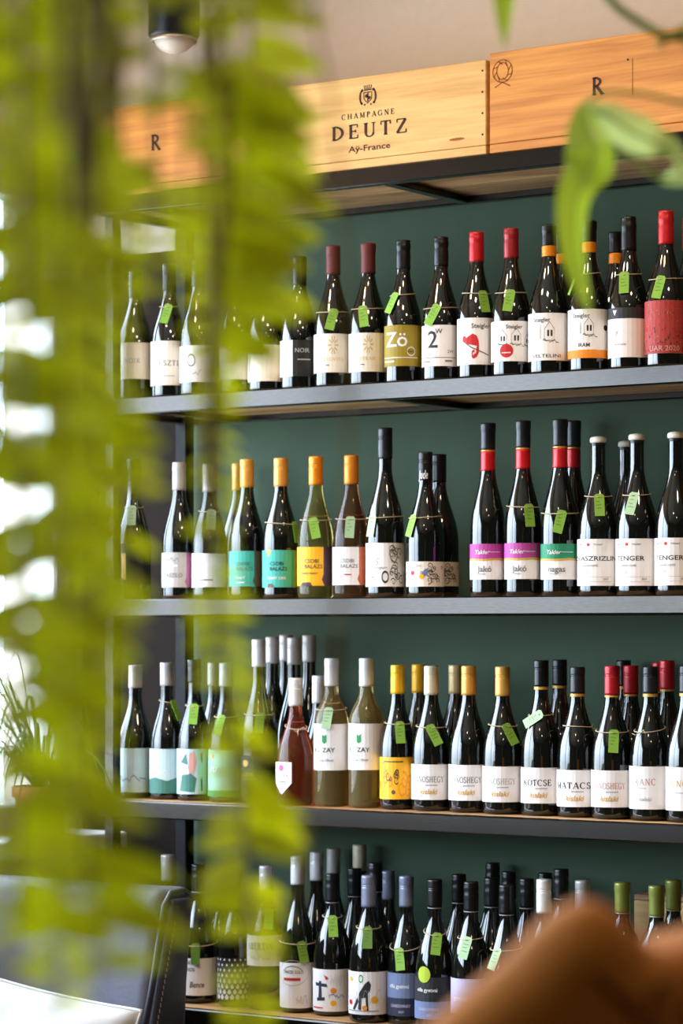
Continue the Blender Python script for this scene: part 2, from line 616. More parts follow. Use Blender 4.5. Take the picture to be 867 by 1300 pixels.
# ---------------------------------------------------------------- the wine shelving
steel = mat('black_steel', (60, 57, 54), 0.17, 0.9, var=0.12, scale=60, bump=0.03, aniso=(1, 8, 8))
plank = wood('raw_shelf_pine', (150, 106, 66), (204, 162, 112), (1.1, 10, 20), 0.55)
green = mat('dark_green_board', (66, 84, 66), 0.75, var=0.04, scale=25, bump=0.03, spec=0.25)
SHV = (195.0, 476.5, 757.0, 1036.6, 1317.5)            # front edges at pixel column 620
SZ = [at_y(620, v, 0.0).z for v in SHV]                # top of each shelf
SX0, SX1 = at_y(124, 800, 0.0).x, 1.62
SD = 0.328
unit = thing('shelving_unit', 'tall wall shelving of pine boards in black steel frames, filled with wine bottles', 'shelving', (SX0, 0, 0))
ux = SX0
for k, z in enumerate(SZ):
    box('front_rail', 0, SX1 - ux, 0, .022, z - .036, z, steel, unit, 0.0025, 1)
    box('rear_rail', 0, SX1 - ux, SD - .022, SD, z - .036, z - .001, steel, unit, 0.0025, 1)
    box('end_rail', 0, .022, .022, SD - .022, z - .036, z - .001, steel, unit, 0.002, 1)
    box('end_rail', SX1 - ux - .022, SX1 - ux, .022, SD - .022, z - .036, z - .001, steel, unit, 0.002, 1)
    bx_ = at_y(486, 230, .02).x - ux
    for xx in (bx_, bx_ + .72, bx_ - .60):
        box('cross_brace', xx, xx + .026, .022, SD - .022, z - .036, z - .0225, steel, unit, 0.002, 1)
    # each shelf is two boards lying side by side in the frame
    for y0, y1 in ((.0225, .1745), (.1755, SD - .0225)):
        box('shelf_board', .0225, SX1 - ux - .0225, y0, y1, z - .022, z - .0008 , plank, unit, 0.0015, 1)
for px in (0, SX1 - ux - .026):
    box('post', px, px + .026, .0225, .0485, 0, SZ[0] - .037, steel, unit, 0.002, 1)
    box('post', px, px + .03, SD - .055, SD - .0225, 0, SZ[0] - .037, mat('shaded_rear_post', (22, 21, 21), .7, 0, var=.05, spec=.2), unit, 0.002, 1)  # rear posts match the front ones; their shade is put into the colour
box('back_panel', .002, SX1 - ux, SD + .002, SD + .01, 0.02, SZ[0] + .01, green, unit)

# ---------------------------------------------------------------- wine crates on the top board
pale_pine = wood('pale_crate_pine', (205, 156, 92), (226, 184, 118), (0.9, 8, 16), 0.5)
gold_pine = wood('golden_crate_pine', (182, 112, 44), (214, 146, 66), (0.9, 9, 20), 0.5)
brand_ink = mat('branded_brown_ink', (62, 34, 24), 0.8, var=0)
faint_ink = mat('faint_burnt_mark', (150, 84, 34), 0.8, var=0)
nailm = mat('nail_head', (70, 48, 34), 0.5, 0.6, var=0)


def crate(u0, u1, hgt, m, label, prints, nails, depth_=0.29, front=0.002, z=None, seam=0.017):
    xa, xb = at_y(u0, 100, front).x, at_y(u1, 100, front).x
    z = SZ[0] if z is None else z
    w = xb - xa
    t = thing('wine_crate', label, 'crate', ((xa + xb) / 2, front, z + .0005), 0, 'wooden wine crates on the top shelf')
    h2 = w / 2
    fp = box('front_panel', -h2, h2, 0, .012, seam + .001, hgt, m, t, 0.0015, 1)
    box('bottom_panel', -h2, h2, 0, depth_, 0, seam, m, t, 0.0012, 1)
    box('back_panel', -h2, h2, depth_ - .012, depth_, seam + .001, hgt, m, t, 0.0015, 1)
    box('side_panel', -h2, -h2 + .014, .0125, depth_ - .0125, seam + .001, hgt - .0105, m, t, 0.001, 1)
    box('side_panel', h2 - .014, h2, .0125, depth_ - .0125, seam + .001, hgt - .0105, m, t, 0.001, 1)
    box('lid', -h2, h2, .0125, depth_ - .0125, hgt - .01, hgt, m, t, 0.001, 1)
    M = Matrix(((1, 0, 0, 0), (0, 0, 1, -.0005), (0, 1, 0, 0), (0, 0, 0, 1)))
    for nm, polys, ink in prints:
        flat(nm, polys, ink, fp, M)
    for nx, nz in nails:
        bm = bmesh.new()
        add_lathe(bm, [(0, -.0012), (.0022, -.0008), (.0022, .003), (0, .003)], 8, Matrix.Translation((nx, 0, nz)) @ Matrix.Rotation(-PI / 2, 4, 'X'))
        from_bm('nail', bm, nailm, t)
    return t


def crest(cx, cy, s):
    p = []
    p += pline([(cx - .32 * s, cy + .3 * s), (cx - .3 * s, cy - .15 * s), (cx, cy - .45 * s), (cx + .3 * s, cy - .15 * s), (cx + .32 * s, cy + .3 * s), (cx - .32 * s, cy + .3 * s)], .07 * s)
    p += disc(cx - .1 * s, cy + .05 * s, .13 * s) + disc(cx + .12 * s, cy - .08 * s, .12 * s) + rect(cx - .05 * s, cx + .05 * s, cy - .35 * s, cy + .25 * s)
    for sg in (-1, 1):
        p += arc(cx + sg * .35 * s, cy, .28 * s, .52 * s, 110 if sg < 0 else 70, 250 if sg < 0 else -70, .15 * s, .06 * s, 8)
        p += disc(cx + sg * .45 * s, cy + .45 * s, .1 * s) + disc(cx + sg * .5 * s, cy - .42 * s, .09 * s) + disc(cx + sg * .25 * s, cy - .52 * s, .07 * s)
    p += rect(cx - .3 * s, cx + .3 * s, cy + .42 * s, cy + .5 * s)
    for i in range(5):
        p += pline([(cx + (i - 2) * .12 * s, cy + .5 * s), (cx + (i - 2) * .15 * s, cy + .74 * s)], .06 * s) + disc(cx + (i - 2) * .15 * s, cy + .74 * s, .045 * s, n=8)
    return p


def emblem(cx, cy, s):
    p = ring(cx, cy, .5 * s, .5 * s, .05 * s, 22) + ring(cx, cy, .3 * s, .38 * s, .05 * s, 16)
    for k in range(8):
        a = k * PI / 4
        p += pline([(cx + .3 * s * math.cos(a), cy + .3 * s * math.sin(a)), (cx + .52 * s * math.cos(a + .5), cy + .52 * s * math.sin(a + .5))], .05 * s)
    p += pline([(cx - .4 * s, cy - .7 * s), (cx, cy - .5 * s), (cx + .4 * s, cy - .7 * s)], .06 * s)
    return p


def local(u, v, u0, u1, front=.002):
    xa, xb = at_y(u0, 100, front).x, at_y(u1, 100, front).x
    p = at_y(u, v, front)
    return p.x - (xa + xb) / 2, p.z - SZ[0]


# pale crate with the printed name
U0, U1 = 325.0, 617.0
px, pz = local(467, 123, U0, U1)
q = local(467, 145.5, U0, U1); r_ = local(468.5, 165, U0, U1); s_ = local(469, 186.5, U0, U1)
wd = local(517, 165, U0, U1)[0] - local(421, 165, U0, U1)[0]
pr = [('crest_print', crest(px, pz, .03), brand_ink),
      ('lettering', word('CHAMPAGNE', q[0], q[1], .0108, 'r', wd * .70, .32), brand_ink),
      ('lettering', word('DEUTZ', r_[0], r_[1], .0285, 'r', wd, .26), brand_ink),
      ('lettering', word('Aÿ-France', s_[0], s_[1] - .001, .0125, 's', wd * .55), brand_ink),
      ('knot', [[(x, y) for x, y in disc(*local(580, 177, U0, U1), .018, .0028)[0]]], faint_ink)]
nl = [local(612.5, v, U0, U1) for v in (90, 117, 144, 171)]
crate(U0, U1, .185, pale_pine, 'pale pine wine crate printed with a crest and dark lettering', pr, nl)
# golden crates with a branded letter
for (u0, u1, uu, lab) in ((621.5, 890.0, 759.0, 'golden pine wine crate with a faint round brand and dark letter R'),
                          (90.0, 313.0, 198.0, 'golden pine wine crate half hidden by hanging fern, beside the pale crate')):
    c1 = local(uu, 118 if uu > 500 else 183, u0, u1)
    pr = [('lettering', word('R', c1[0], .105, .034, 'r'), brand_ink)]
    nl = []
    if uu > 500:
        e = local(638, 96, u0, u1)
        pr.append(('round_brand', emblem(e[0], .158, .044), faint_ink))
        pr.append(('board_joint', pline([(local(803, 100, u0, u1)[0], .08), (local(803, 100, u0, u1)[0], .15)], .0015), faint_ink))
        nl = [(local(797, 76, u0, u1)[0], local(797, 76, u0, u1)[1])]
    crate(u0, u1, .196 if uu > 500 else .192, gold_pine, lab, pr, nl)

# ---------------------------------------------------------------- spot lamp above the crates
lampblack = mat('black_lamp_metal', (18, 18, 18), 0.35, 0.3, var=0.05)
frost = mat('frosted_lamp_glass', (240, 226, 208), 0.35, var=0.02, trans=0.3)
p = at_y(221, 52, -.06)
lt = thing('spot_lamp', 'black cylinder spot lamp with a frosted white bowl, hanging above the crates', 'lamp', (p.x, p.y, p.z))
bm = bmesh.new()
add_lathe(bm, [(0, .006), (.050, .006), (.054, .012), (.056, .17), (.052, .185), (.018, .195), (0, .195)], 32)
from_bm('housing', bm, lampblack, lt, True)
bm = bmesh.new()
add_lathe(bm, [(0, -.026), (.014, -.0245), (.028, -.019), (.038, -.010), (.043, 0), (.044, .0055), (0, .0055)], 32)
from_bm('diffuser', bm, frost, lt, True)
bm = bmesh.new()
add_lathe(bm, [(.0445, -.002), (.049, -.003), (.049, .0055), (.0445, .0055)], 32)
from_bm('trim_ring', bm, mat('pale_metal_ring', (196, 176, 156), .3, .5), lt, True)
bm = bmesh.new()
add_tube(bm, [(0, 0, .195), (0, 0, ZC - p.z - .001)], .008, 8)
from_bm('hanging_rod', bm, lampblack, lt, True)

# ---------------------------------------------------------------- wine bottles
NECK = 0.0137
PROFILES = {   # (height share, radius share of R, or 'n' for the neck)
    'burg': (.040, [(0, .88), (.012, .98), (.03, 1), (.40, 1), (.47, .96), (.55, .82), (.63, .61), (.70, .46), (.77, 'n'), (1, 'n')]),
    'bord': (.0368, [(0, .90), (.012, .99), (.03, 1), (.56, 1), (.61, .965), (.66, .84), (.70, .62), (.735, .45), (.78, 'n'), (1, 'n')]),
    'flute': (.0375, [(0, .90), (.012, .99), (.03, 1), (.40, 1), (.46, .96), (.54, .80), (.62, .59), (.68, .45), (.74, 'n'), (1, 'n')]),
    'flask': (.0425, [(0, .90), (.015, .98), (.04, 1), (.28, 1), (.36, .97), (.45, .87), (.55, .66), (.64, .45), (.72, 'n'), (1, 'n')]),
}


def glassmat(name, rgb, **k):
    return mat(name, rgb, 0.04, 0, var=0, **k)


GLASS = {
    'dark': mat('near_black_bottle_glass', (15, 16, 13), 0.045, 0, var=0, spec=1.0),
    'green': mat('dark_green_bottle_glass', (22, 27, 14), 0.045, 0, var=0, spec=1.0),
    'brown': mat('dark_brown_bottle_glass', (36, 18, 12), 0.045, 0, var=0, spec=1.0),
    'clear': mat('straw_wine_in_clear_glass', (255, 226, 150), 0.02, 0, var=0, trans=0.93, ior=1.33),
    'olive': mat('white_wine_in_olive_glass', (220, 206, 120), 0.03, 0, var=0, trans=0.95, ior=1.33),
    'rose': mat('rose_wine_in_clear_glass', (236, 120, 78), 0.02, 0, var=0, trans=0.94, ior=1.33),
    'roselight': mat('dusky_rose_wine_glass', (176, 112, 80), 0.02, 0, var=0, trans=0.95, ior=1.33),
}
COLOURS = {
    'k': (20, 20, 20), 'kg': (38, 38, 40), 'w': (238, 234, 232), 'cr': (232, 224, 210), 'red': (196, 28, 34), 'dred': (150, 28, 36), 'maroon': (96, 36, 34),
    'or': (232, 138, 24), 'go': (226, 160, 72), 'ye': (240, 176, 24), 'gold': (206, 160, 74), 'tan': (204, 178, 124), 'cream': (222, 210, 178), 'olive': (126, 132, 54),
    'greyblue': (118, 122, 140), 'silver': (178, 172, 166), 'wcap': (222, 220, 218), 'greywhite': (192, 186, 180), 'teal': (66, 170, 156), 'mag': (178, 66, 150), 'gr': (30, 132, 92),
    'oliveg': (150, 128, 26), 'mauve': (168, 92, 130), 'redcap': (176, 30, 38), 'grey': (120, 118, 116), 'lgrey': (170, 168, 166), 'pinkp': (206, 150, 140), 'mint': (150, 200, 168),
    'skyp': (186, 208, 208), 'emer': (16, 140, 70), 'pink': (224, 60, 140), 'lav': (188, 180, 204), 'slate': (112, 126, 160), 'pale': (184, 204, 216), 'dteal': (60, 112, 98),
    'navy': (40, 46, 66), 'rust': (176, 84, 50), 'ivory': (230, 222, 200), 'brown': (96, 70, 48), 'lime': (176, 196, 50), 'speck': (170, 60, 56), 'plum': (64, 34, 44),
}


def ink(k):
    return mat('print_' + k, COLOURS[k], 0.6, var=0)


def paper(k):
    return mat('label_paper_' + k, COLOURS[k], 0.62, var=0.02, scale=80, bump=0.03)


def foil(k):
    return mat('capsule_' + k, COLOURS[k], 0.32 if k not in ('maroon', 'dgm') else 0.55, 0.15, var=0.03, scale=40)


WAX = mat('ivory_sealing_wax', (232, 224, 206), 0.45, var=0.03)
STRING = mat('jute_string', (196, 176, 142), 0.85, var=0.08, scale=200)
TAGP = {'l': mat('lime_tag_paper', (130, 176, 60), 0.7, var=0.03), 'p': mat('mint_tag_paper', (170, 202, 156), 0.7, var=0.03), 'd': mat('deep_green_tag_paper', (92, 128, 44), 0.7, var=0.03)}
TAGINK = mat('tag_pen', (58, 84, 40), 0.8, var=0)


def smooth_profile(kind, R, H):
    pts = PROFILES[kind][1]
    P = [(t * H, (NECK if r == 'n' else r * R)) for t, r in pts]
    zs, rs = [], []
    N = 64
    for i in range(N + 1):
        z = H * i / N
        for (z0, r0), (z1, r1) in zip(P, P[1:]):
            if z <= z1 + 1e-9:
                rs.append(r0 + (r1 - r0) * (z - z0) / (z1 - z0)); break
        zs.append(z)
    for _ in range(5):
        rs = [rs[i] if i < 5 or i > N - 3 else (rs[i - 1] + 2 * rs[i] + rs[i + 1]) / 4 for i in range(N + 1)]
    return zs, rs


def radius_at(prof, z):
    zs, rs = prof
    z = max(0, min(zs[-1], z))
    i = min(int(z / zs[-1] * (len(zs) - 1)), len(zs) - 2)
    f = (z - zs[i]) / (zs[i + 1] - zs[i])
    return rs[i] + (rs[i + 1] - rs[i]) * f


ROWY = {'n': .066, 'f': .105, 'm': .165, 'b': .215, 'r': .272}
N_TAGS = [0]


def add_capsule(root, prof, H, caps):
    """caps: list of (colour, length, style) from the top down; the first carries the closed top"""
    z1 = H + .0012
    for i, (c, ln, style) in enumerate(caps):
        z0 = z1 - ln
        if style == 'wax':
            bm = bmesh.new()
            add_lathe(bm, [(.0136, z0), (.0158, z0 + .001), (.0166, z0 + .004), (.0163, z1 - .004), (.0145, z1 - .001), (.008, z1 + .0008), (0, z1 + .001)], 24)
            from_bm('wax_seal', bm, WAX, root, True)
            z1 = z0
            continue
        L = []
        n = 12
        zz = [z0 + (z1 - z0) * k / n for k in range(n + 1)]
        if style == 'screw':
            gz = [z1 - .30 * ln, z1 - .36 * ln, z1 - .08]
            zz = sorted(set(zz + [g + d for g in gz[:2] for d in (-.0009, 0, .0009)]))
        lift = .0013 if i == 0 else .0008
        for z in zz:
            r = radius_at(prof, min(z, H)) + lift
            if style == 'screw' and any(abs(z - g) < .0002 for g in gz[:2]):
                r -= .0008
            if style == 'rib' and i == 0 and z > z1 - .03:
                r += .0007 * math.sin((z1 - z) * 900)
            if style == 'cork' and i == 0 and z > z1 - .016:
                r += .0009
            L.append((r, z))
        if i == 0:
            r = L[-1][0]
            L = L[:-1] + [(r, z1 - .0014), (r - .0012, z1), (0, z1)]
        else:
            L = L + [(L[-1][0] - .0012, z1)]
        L = [(L[0][0] - .0013, z0)] + L
        bm = bmesh.new()
        add_lathe(bm, L, 28)
        from_bm('capsule' if i == 0 else 'neck_band', bm, foil(c), root, True)
        z1 = z0


QUEUE = []


def bottle(*a, **k):
    QUEUE.append((a, k))


def stand_all():
    """bottles in the front rank stay; those behind slide along their line of sight to a free spot on the board"""
    placed = {}
    spots = [None] * len(QUEUE)
    order = sorted(range(len(QUEUE)), key=lambda i: {'f': 0, 'n': 0, 'm': 1, 'b': 2, 'r': 3}.get(QUEUE[i][0][3], 0))
    for i in order:
        a, k = QUEUE[i]
        y0 = ROWY[a[3]] if isinstance(a[3], str) else a[3]
        R0 = k.get('R') or PROFILES[a[4]][0]
        best = None
        for R, du in ([(R0, 0)] if a[3] in ('f', 'n') else [(r, q) for q in (0, 3, -3, 6, -6, 9, -9) for r in (R0, .0365, .0345)]):
            for st in range(0, 200):
                dy = (st + 1) // 2 * .002 * (1 if st % 2 else -1)
                y = y0 + dy
                if not (.024 + R < y < SD - R - .001):
                    continue
                if a[3] in ('f', 'n') and abs(dy) > .022:
                    break
                x = at_y(a[1] + du, 800, y).x
                gap = min([math.hypot(x - q[0], y - q[1]) - R - q[2] for q in placed.get(a[0], [])] + [1])
                if gap > .0016:
                    best = (x, y, R, 1, a[1] + du); break
                if best is None or gap > best[3]:
                    if a[3] == 'f' or du == 0:
                        best = best if best and len(best) > 3 and best[3] > gap else (x, y, R, gap, a[1] + du)
            if best and best[3] == 1:
                break
        if best[3] < 1:
            print('NO SPOT', i, a[:4], round(best[3], 4))
        spots[i] = best
        placed.setdefault(a[0], []).append(best[:3])
    for i, (a, k) in enumerate(QUEUE):
        a = list(a); a[1] = spots[i][4]; a[3] = spots[i][1]; k = dict(k); k['R'] = spots[i][2]
        stand(*a, **k)


def stand(shelf, u, vt, row, kind, caps, P, lab=None, tg=None, glass='dark', R=None, rot=-.30, adj='dark glass', art=(), shape=None, half=1.62, extra=None, group=None):
    """a bottle seen at pixel column u with its top at row vt; lab = (top row, bottom row, colour)"""
    y = ROWY[row] if isinstance(row, str) else row
    z0 = SZ[shelf]
    p = at_y(u, 800, y)
    d = depth(p)
    Ztop = CAM.z + (HORIZON - vt) * d / FPX
    H = Ztop - z0
    Rk = R or PROFILES[kind][0]
    prof = smooth_profile(kind, Rk, H)
    t = thing('wine_bottle', adj + ' wine bottle ' + P, 'bottle', (p.x, y, z0), 0, group or 'wine bottles on the %s shelf' % ('top', 'second', 'third', 'fourth', 'lowest')[shelf])
    # body
    zs, rs = prof
    keep = [0, 1, 2] + list(range(3, 24, 4)) + list(range(24, 52, 2)) + [54, 58, 61, 63]
    L = [(0, .004), (rs[0] * .7, .003), (rs[0] * .93, 0)] + [(rs[i], zs[i] + (.0015 if i == 0 else 0)) for i in keep] + [(NECK, H - .001), (0, H - .0005)]
    bm = bmesh.new()
    add_lathe(bm, L, 36)
    from_bm('body', bm, GLASS[glass], t, True)
    add_capsule(t, prof, H, caps)
    al = math.atan2(CAM.y - y, CAM.x - p.x) + rot
    if lab:
        zt, zb = (CAM.z + (HORIZON - v) * d / FPX - z0 for v in lab[:2])
        hz = zt - zb
        lo = wrap('label', shape or rect(-half, half, 0, 1), paper(lab[2]), t, Rk, al, zb, hz, .0007)
        layers = {}
        for a in art:
            layers.setdefault(a[0], []).extend(a[1](hz, Rk) if callable(a[1]) else a[1])
        for i, (c, polys) in enumerate(layers.items()):
            wrap('lettering' if c != 'panel' else 'panel', polys, ink(c), lo, Rk, al, zb, hz, .0007 + .00022 * (i + 1))
    if extra:
        extra(t, prof, H, al, z0, d)
    if tg:
        add_tag(t, P, prof, p, d, z0, u, tg)
    return t


def T(s, x, y, h, font='s', width=None, gap=.14):
    """lettering: cap height h in label heights, x in radians"""
    return lambda hz, R: word(s, x, y, h, font, width, gap, asp=hz / R)


def D(x, y, r, n=16):
    return lambda hz, R: disc(x, y, r * hz / R, r, n)


def add_string(name, parent, prof, zc, phi, sag, off=None):
    bm = bmesh.new()
    pts = []
    n = 28
    for i in range(n):
        a = phi + 2 * PI * i / n
        z = zc + sag * (1 - math.cos(a - phi)) / 2
        r = radius_at(prof, z) + .0019
        pts.append((r * math.cos(a), r * math.sin(a), z))
    add_tube(bm, pts, .0010, 5, closed=True)
    # the two loose ends of the knot
    r = radius_at(prof, zc) + .002
    for s in (-1, 1):
        q = [(r * math.cos(phi + .0 + s * .04), r * math.sin(phi + s * .04), zc), ((r + .006) * math.cos(phi + s * .25), (r + .006) * math.sin(phi + s * .25), zc + .005 * s), ((r + .010) * math.cos(phi + s * .38), (r + .010) * math.sin(phi + s * .38), zc - .002)]
        add_tube(bm, q, .0008, 5)
    return from_bm(name, bm, STRING, parent, True)


def add_tag(bt, P, prof, p, d, z0, u, tg):
    tu, tv, tilt, col = tg[:4]
    name = {'l': 'lime', 'p': 'mint', 'd': 'deep green'}[col]
    LN, WD = .046, .0195
    al = math.atan2(CAM.y - p.y, CAM.x - p.x)
    zc = CAM.z + (HORIZON - tv) * d / FPX - z0
    tl = -math.radians(tilt)
    zt, zb = zc + LN / 2 * math.cos(tl), zc - LN / 2 * math.cos(tl)
    rs = radius_at(prof, zc) + .004
    off = (tu - u) * d / FPX / rs
    ph = al + math.asin(max(-.97, min(.97, off)))
    nrm = Vector((math.cos(ph), math.sin(ph), 0))
    tan = Vector((-math.sin(ph), math.cos(ph), 0))
    # the card leans on the shoulder: furthest out at its lower end
    rt, rb = radius_at(prof, zt) + .0035, radius_at(prof, max(zb, 0)) + .0045
    sl = max(rb - rt, .0)
    dn = (Vector((0, 0, -1)) * math.sqrt(max(LN * LN - sl * sl, 1e-6)) + nrm * sl).normalized()
    up_t = tan * math.cos(tl) + dn * math.sin(tl)
    dn_t = dn * math.cos(tl) - tan * math.sin(tl)
    mid = nrm * ((rt + rb) / 2) + Vector((0, 0, zc))
    nn = up_t.cross(-dn_t).normalized()
    if nn.dot(nrm) < 0:
        nn = -nn
    base = Vector((p.x, p.y, z0))
    M = Matrix(((up_t.x, -dn_t.x, nn.x, mid.x), (up_t.y, -dn_t.y, nn.y, mid.y), (up_t.z, -dn_t.z, nn.z, mid.z), (0, 0, 0, 1)))
    t = thing('price_tag', ' '.join(('%s price tag on bottle %s' % (name, P)).split()[:16]), 'price tag', base + mid, 0, 'paper price tags tied to bottle necks')
    M = Matrix.Translation(-mid) @ M
    bm = bmesh.new()
    # card with clipped top corners
    w, h = WD / 2, LN / 2
    out = [(-w, -h), (w, -h), (w, h - .004), (w - .004, h), (-w + .004, h), (-w, h - .004)]
    for zz in (-.0003, .0003):
        for q in (out,):
            vsx = [bm.verts.new((x, y, zz)) for x, y in q]
            bm.faces.new(vsx if zz > 0 else vsx[::-1])
    bm.verts.ensure_lookup_table()
    n = len(out)
    for k in range(n):
        bm.faces.new((bm.verts[k], bm.verts[(k + 1) % n], bm.verts[n + (k + 1) % n], bm.verts[n + k]))
    for v in bm.verts:
        v.co = M @ v.co
    card = from_bm('card', bm, TAGP[col], t)
    rr = random.Random(N_TAGS[0]); N_TAGS[0] += 1
    polys = disc(0, h - .007, .0016, n=10)
    for k in range(3):
        yy = h - .016 - k * .007
        xs = [(-w * .6 + i * w * .2, yy + rr.uniform(-.0012, .0012)) for i in range(rr.randint(4, 7))]
        polys += pline(xs, .0009)
    M2 = M @ Matrix.Translation((0, 0, .0006))
    flat('lettering', polys, TAGINK, card, M2)
    # the string round the neck runs through the hole
    hole_z = zt - .007
    bm = bmesh.new()
    pts = []
    n = 26
    sag = tg[4] if len(tg) > 4 else .006
    for i in range(n):
        a = ph + 2 * PI * i / n
        z = hole_z + sag * (1 - math.cos(a - ph)) / 2
        r = radius_at(prof, z) + .0022 + (.0035 if i in (0,) else .0012 if i in (1, n - 1) else 0)
        pts.append(Vector((r * math.cos(a), r * math.sin(a), z)) - mid)
    add_tube(bm, pts, .0010, 5, closed=True)
    from_bm('string', bm, STRING, t, True)
    return t


S = lambda c, l=.060: [(c, l, 'screw')]
Rb = lambda c, l=.060: [(c, l, 'rib')]
C = lambda c, l=.062: [(c, l, 'cork')]
STW = T('Steigler', -.05, .86, .085)


def house(x, y, s):
    w = .022
    p = pline([(x - .22 * s, y), (x - .22 * s, y + .22 * s), (x, y + .36 * s), (x + .22 * s, y + .22 * s), (x + .22 * s, y), (x - .22 * s, y)], w * .6)
    p += rect(x - .1 * s, x - .02 * s, y + .08 * s, y + .2 * s) + rect(x + .05 * s, x + .13 * s, y + .08 * s, y + .2 * s)
    p += scribble(x - .3 * s, x + .4 * s, y - .05, y + .03, 12, .016, 5)
    return p


def steeple(x, y, s):
    return pline([(x - .05 * s, y), (x - .05 * s, y + .3 * s), (x, y + .55 * s), (x + .05 * s, y + .3 * s), (x + .05 * s, y)], .014)


CHAM = []
for i_ in range(16):
    pass
CHAM = [[(-.62, .52), (-.40, .60), (-.15, .66), (.05, .62), (.16, .50), (.17, .38), (.02, .40), (-.2, .42), (-.45, .44)],
        [(.17, .40), (.16, .26), (.06, .16), (-.05, .14), (-.14, .2), (-.06, .22), (.03, .25), (.05, .38)]] + disc(-.62, .55, .11, .07)
CURL = arc(-.10, .22, .09, .07, 60, 330, .05, .05, 10)

# ---- top bottle row (second board): v of labels from the photograph
BURG = 'burg'
bottle(1, 172, 345, 'f', BURG, S('k'), 'with a plain pale label, nearest to the window end', (437, 483, 'cr'), None, art=[('lgrey', T('NOIR', .1, .5, .14, 'r'))])
bottle(1, 215, 336, 'f', BURG, S('k'), 'with cream label and capital lettering, second from window', (435, 491, 'cr'), (211, 400, -12, 'l'), art=[('grey', T('GESZTI', .1, .5, .12, 'r')), ('lgrey', rect(-.5, .6, .2, .22))])
bottle(1, 252, 330, 'f', BURG, S('k'), 'with white label and small round sketch behind fern', (441, 487, 'w'), None, art=[('grey', ring(-.1, .6, .22, .16, .05)), ('lgrey', scribble(-.5, .5, .2, .35, 8, .03))])
bottle(1, 302, 330, 'f', BURG, S('k'), 'with blush label and bird sketch behind fern', (438, 484, 'cr'), None, art=[('grey', scribble(-.4, .3, .45, .8, 9, .03, 3)), ('pinkp', rect(1.15, 1.6, 0, 1))])  # pink strip at the right edge: warm light painted onto the label
bottle(1, 339, 330, 'f', BURG, S('k'), 'with ivory label edged by vertical script', (440, 486, 'ivory'), None, art=[('lgrey', scribble(-1.0, -.8, .1, .9, 12, .03, 4))])
bottle(1, 380, 327, 'f', BURG, S('k'), 'with half cream, half black label', (434, 480, 'cr'), None, art=[('k', rect(-.05, 1.62, 0, 1)), ('lgrey', T('NOIR', .45, .72, .12)), ('lgrey', rect(.2, .9, .45, .48))])
sun = lambda hz, R: [q for k in range(10) for q in pline([(.3 + .08 * math.cos(k * .628), .7 + .09 * math.sin(k * .628)), (.3 + .26 * math.cos(k * .628), .7 + .24 * math.sin(k * .628))], .045)]
bottle(1, 423, 313, 'f', BURG, S('maroon'), 'with sun sketch on cream label, beside the fern edge', (426, 475, 'cr'), (421, 408, -14, 'l'), art=[('tan', sun), ('tan', T('LELOVITS', .25, .34, .09, 'r')), ('grey', rect(-.1, .1, .17, .2))])
bottle(1, 467.5, 310, 'f', BURG, C('maroon'), 'with matte maroon capsule and sun sketch on cream label', (425, 474, 'cr'), (461, 404, 8, 'l'), art=[('tan', sun), ('tan', T('SYRAH', .25, .34, .09, 'r')), ('grey', rect(-.1, .1, .17, .2))])
bottle(1, 512, 306, 'f', BURG, Rb('k'), 'with olive gold label and big white letters', (415, 467, 'oliveg'), (497, 386, -16, 'l'), R=.0385, art=[('w', T('Zö', -.12, .66, .36)), ('w', rect(-1.0, 1.1, .2, .218)), ('w', rect(-.9, -.2, .1, .14)), ('w', lambda hz, R: ring(.72, .36, .1 * hz / R, .1, .02)), ('k', T('Zenit', .7, .36, .05))])
bottle(1, 560, 302, 'f', BURG, Rb('k'), 'with white label and big grey numeral', (415, 467, 'w'), (549, 402, -27, 'l'), R=.0385, art=[('kg', T('2', -.18, .66, .42)), ('kg', T('W', .18, .85, .12)), ('kg', rect(-1.0, 1.1, .2, .215)), ('grey', rect(.5, .9, .1, .15)), ('grey', rect(-.9, -.3, .1, .13)), ('grey', T('2W', .8, .36, .08))])
bottle(1, 605, 296, 'f', BURG, Rb('red'), 'with red screwcap and red lizard on its label', (406, 465, 'w'), (615, 385, 4, 'l'), rot=-.05, R=.0385, art=[('kg', T('Steigler', .28, .83, .1)), ('red', CHAM), ('red', CURL), ('brown', pline([(-.75, .52), (-.2, .36), (.7, .2)], .022))])
bottle(1, 649, 291, 'f', BURG, Rb('dred'), 'with dark red screwcap, village sketch and red disc', (410, 461, 'w'), (646, 384, -8, 'l'), rot=-.05, R=.0395, art=[('kg', T('Steigler', .2, .86, .1)), ('kg', house(-.4, .42, 1)), ('kg', house(.3, .42, 1.1)), ('kg', house(.95, .4, .8)), ('red', D(-.2, .26, .17)), ('w', rect(-.42, .02, .2, .225))])
bottle(1, 697, 286.5, 'f', BURG, [('k', .042, 'cork'), ('or', .021, 'p')], 'with black cap over orange band and tall steeple label', (400, 460, 'w'), None, R=.0405, art=[('kg', T('Steigler', -.08, .86, .09)), ('kg', house(.32, .42, 1.1)), ('kg', steeple(-.12, .45, .6)), ('kg', T('VELTELINI', .13, .1, .07, 's', 1.5))])
bottle(1, 714, 297, 'b', BURG, [('k', .042, 'cork'), ('or', .021, 'p')], 'with orange neck band, tucked behind the steeple label bottle')
bottle(1, 747.5, 281.5, 'f', BURG, [('k', .042, 'cork'), ('or', .021, 'p')], 'with orange neck band and orange stripe under its label', (395, 457, 'w'), (727, 361, -12, 'l'), R=.0405, art=[('kg', T('Steigler', -.1, .87, .09)), ('kg', house(.3, .47, 1.0)), ('kg', steeple(-.1, .5, .5)), ('kg', T('IRAM', .05, .27, .08)), ('or', rect(-1.62, 1.62, 0, .17)), ('kg', D(1.2, .62, .06))])
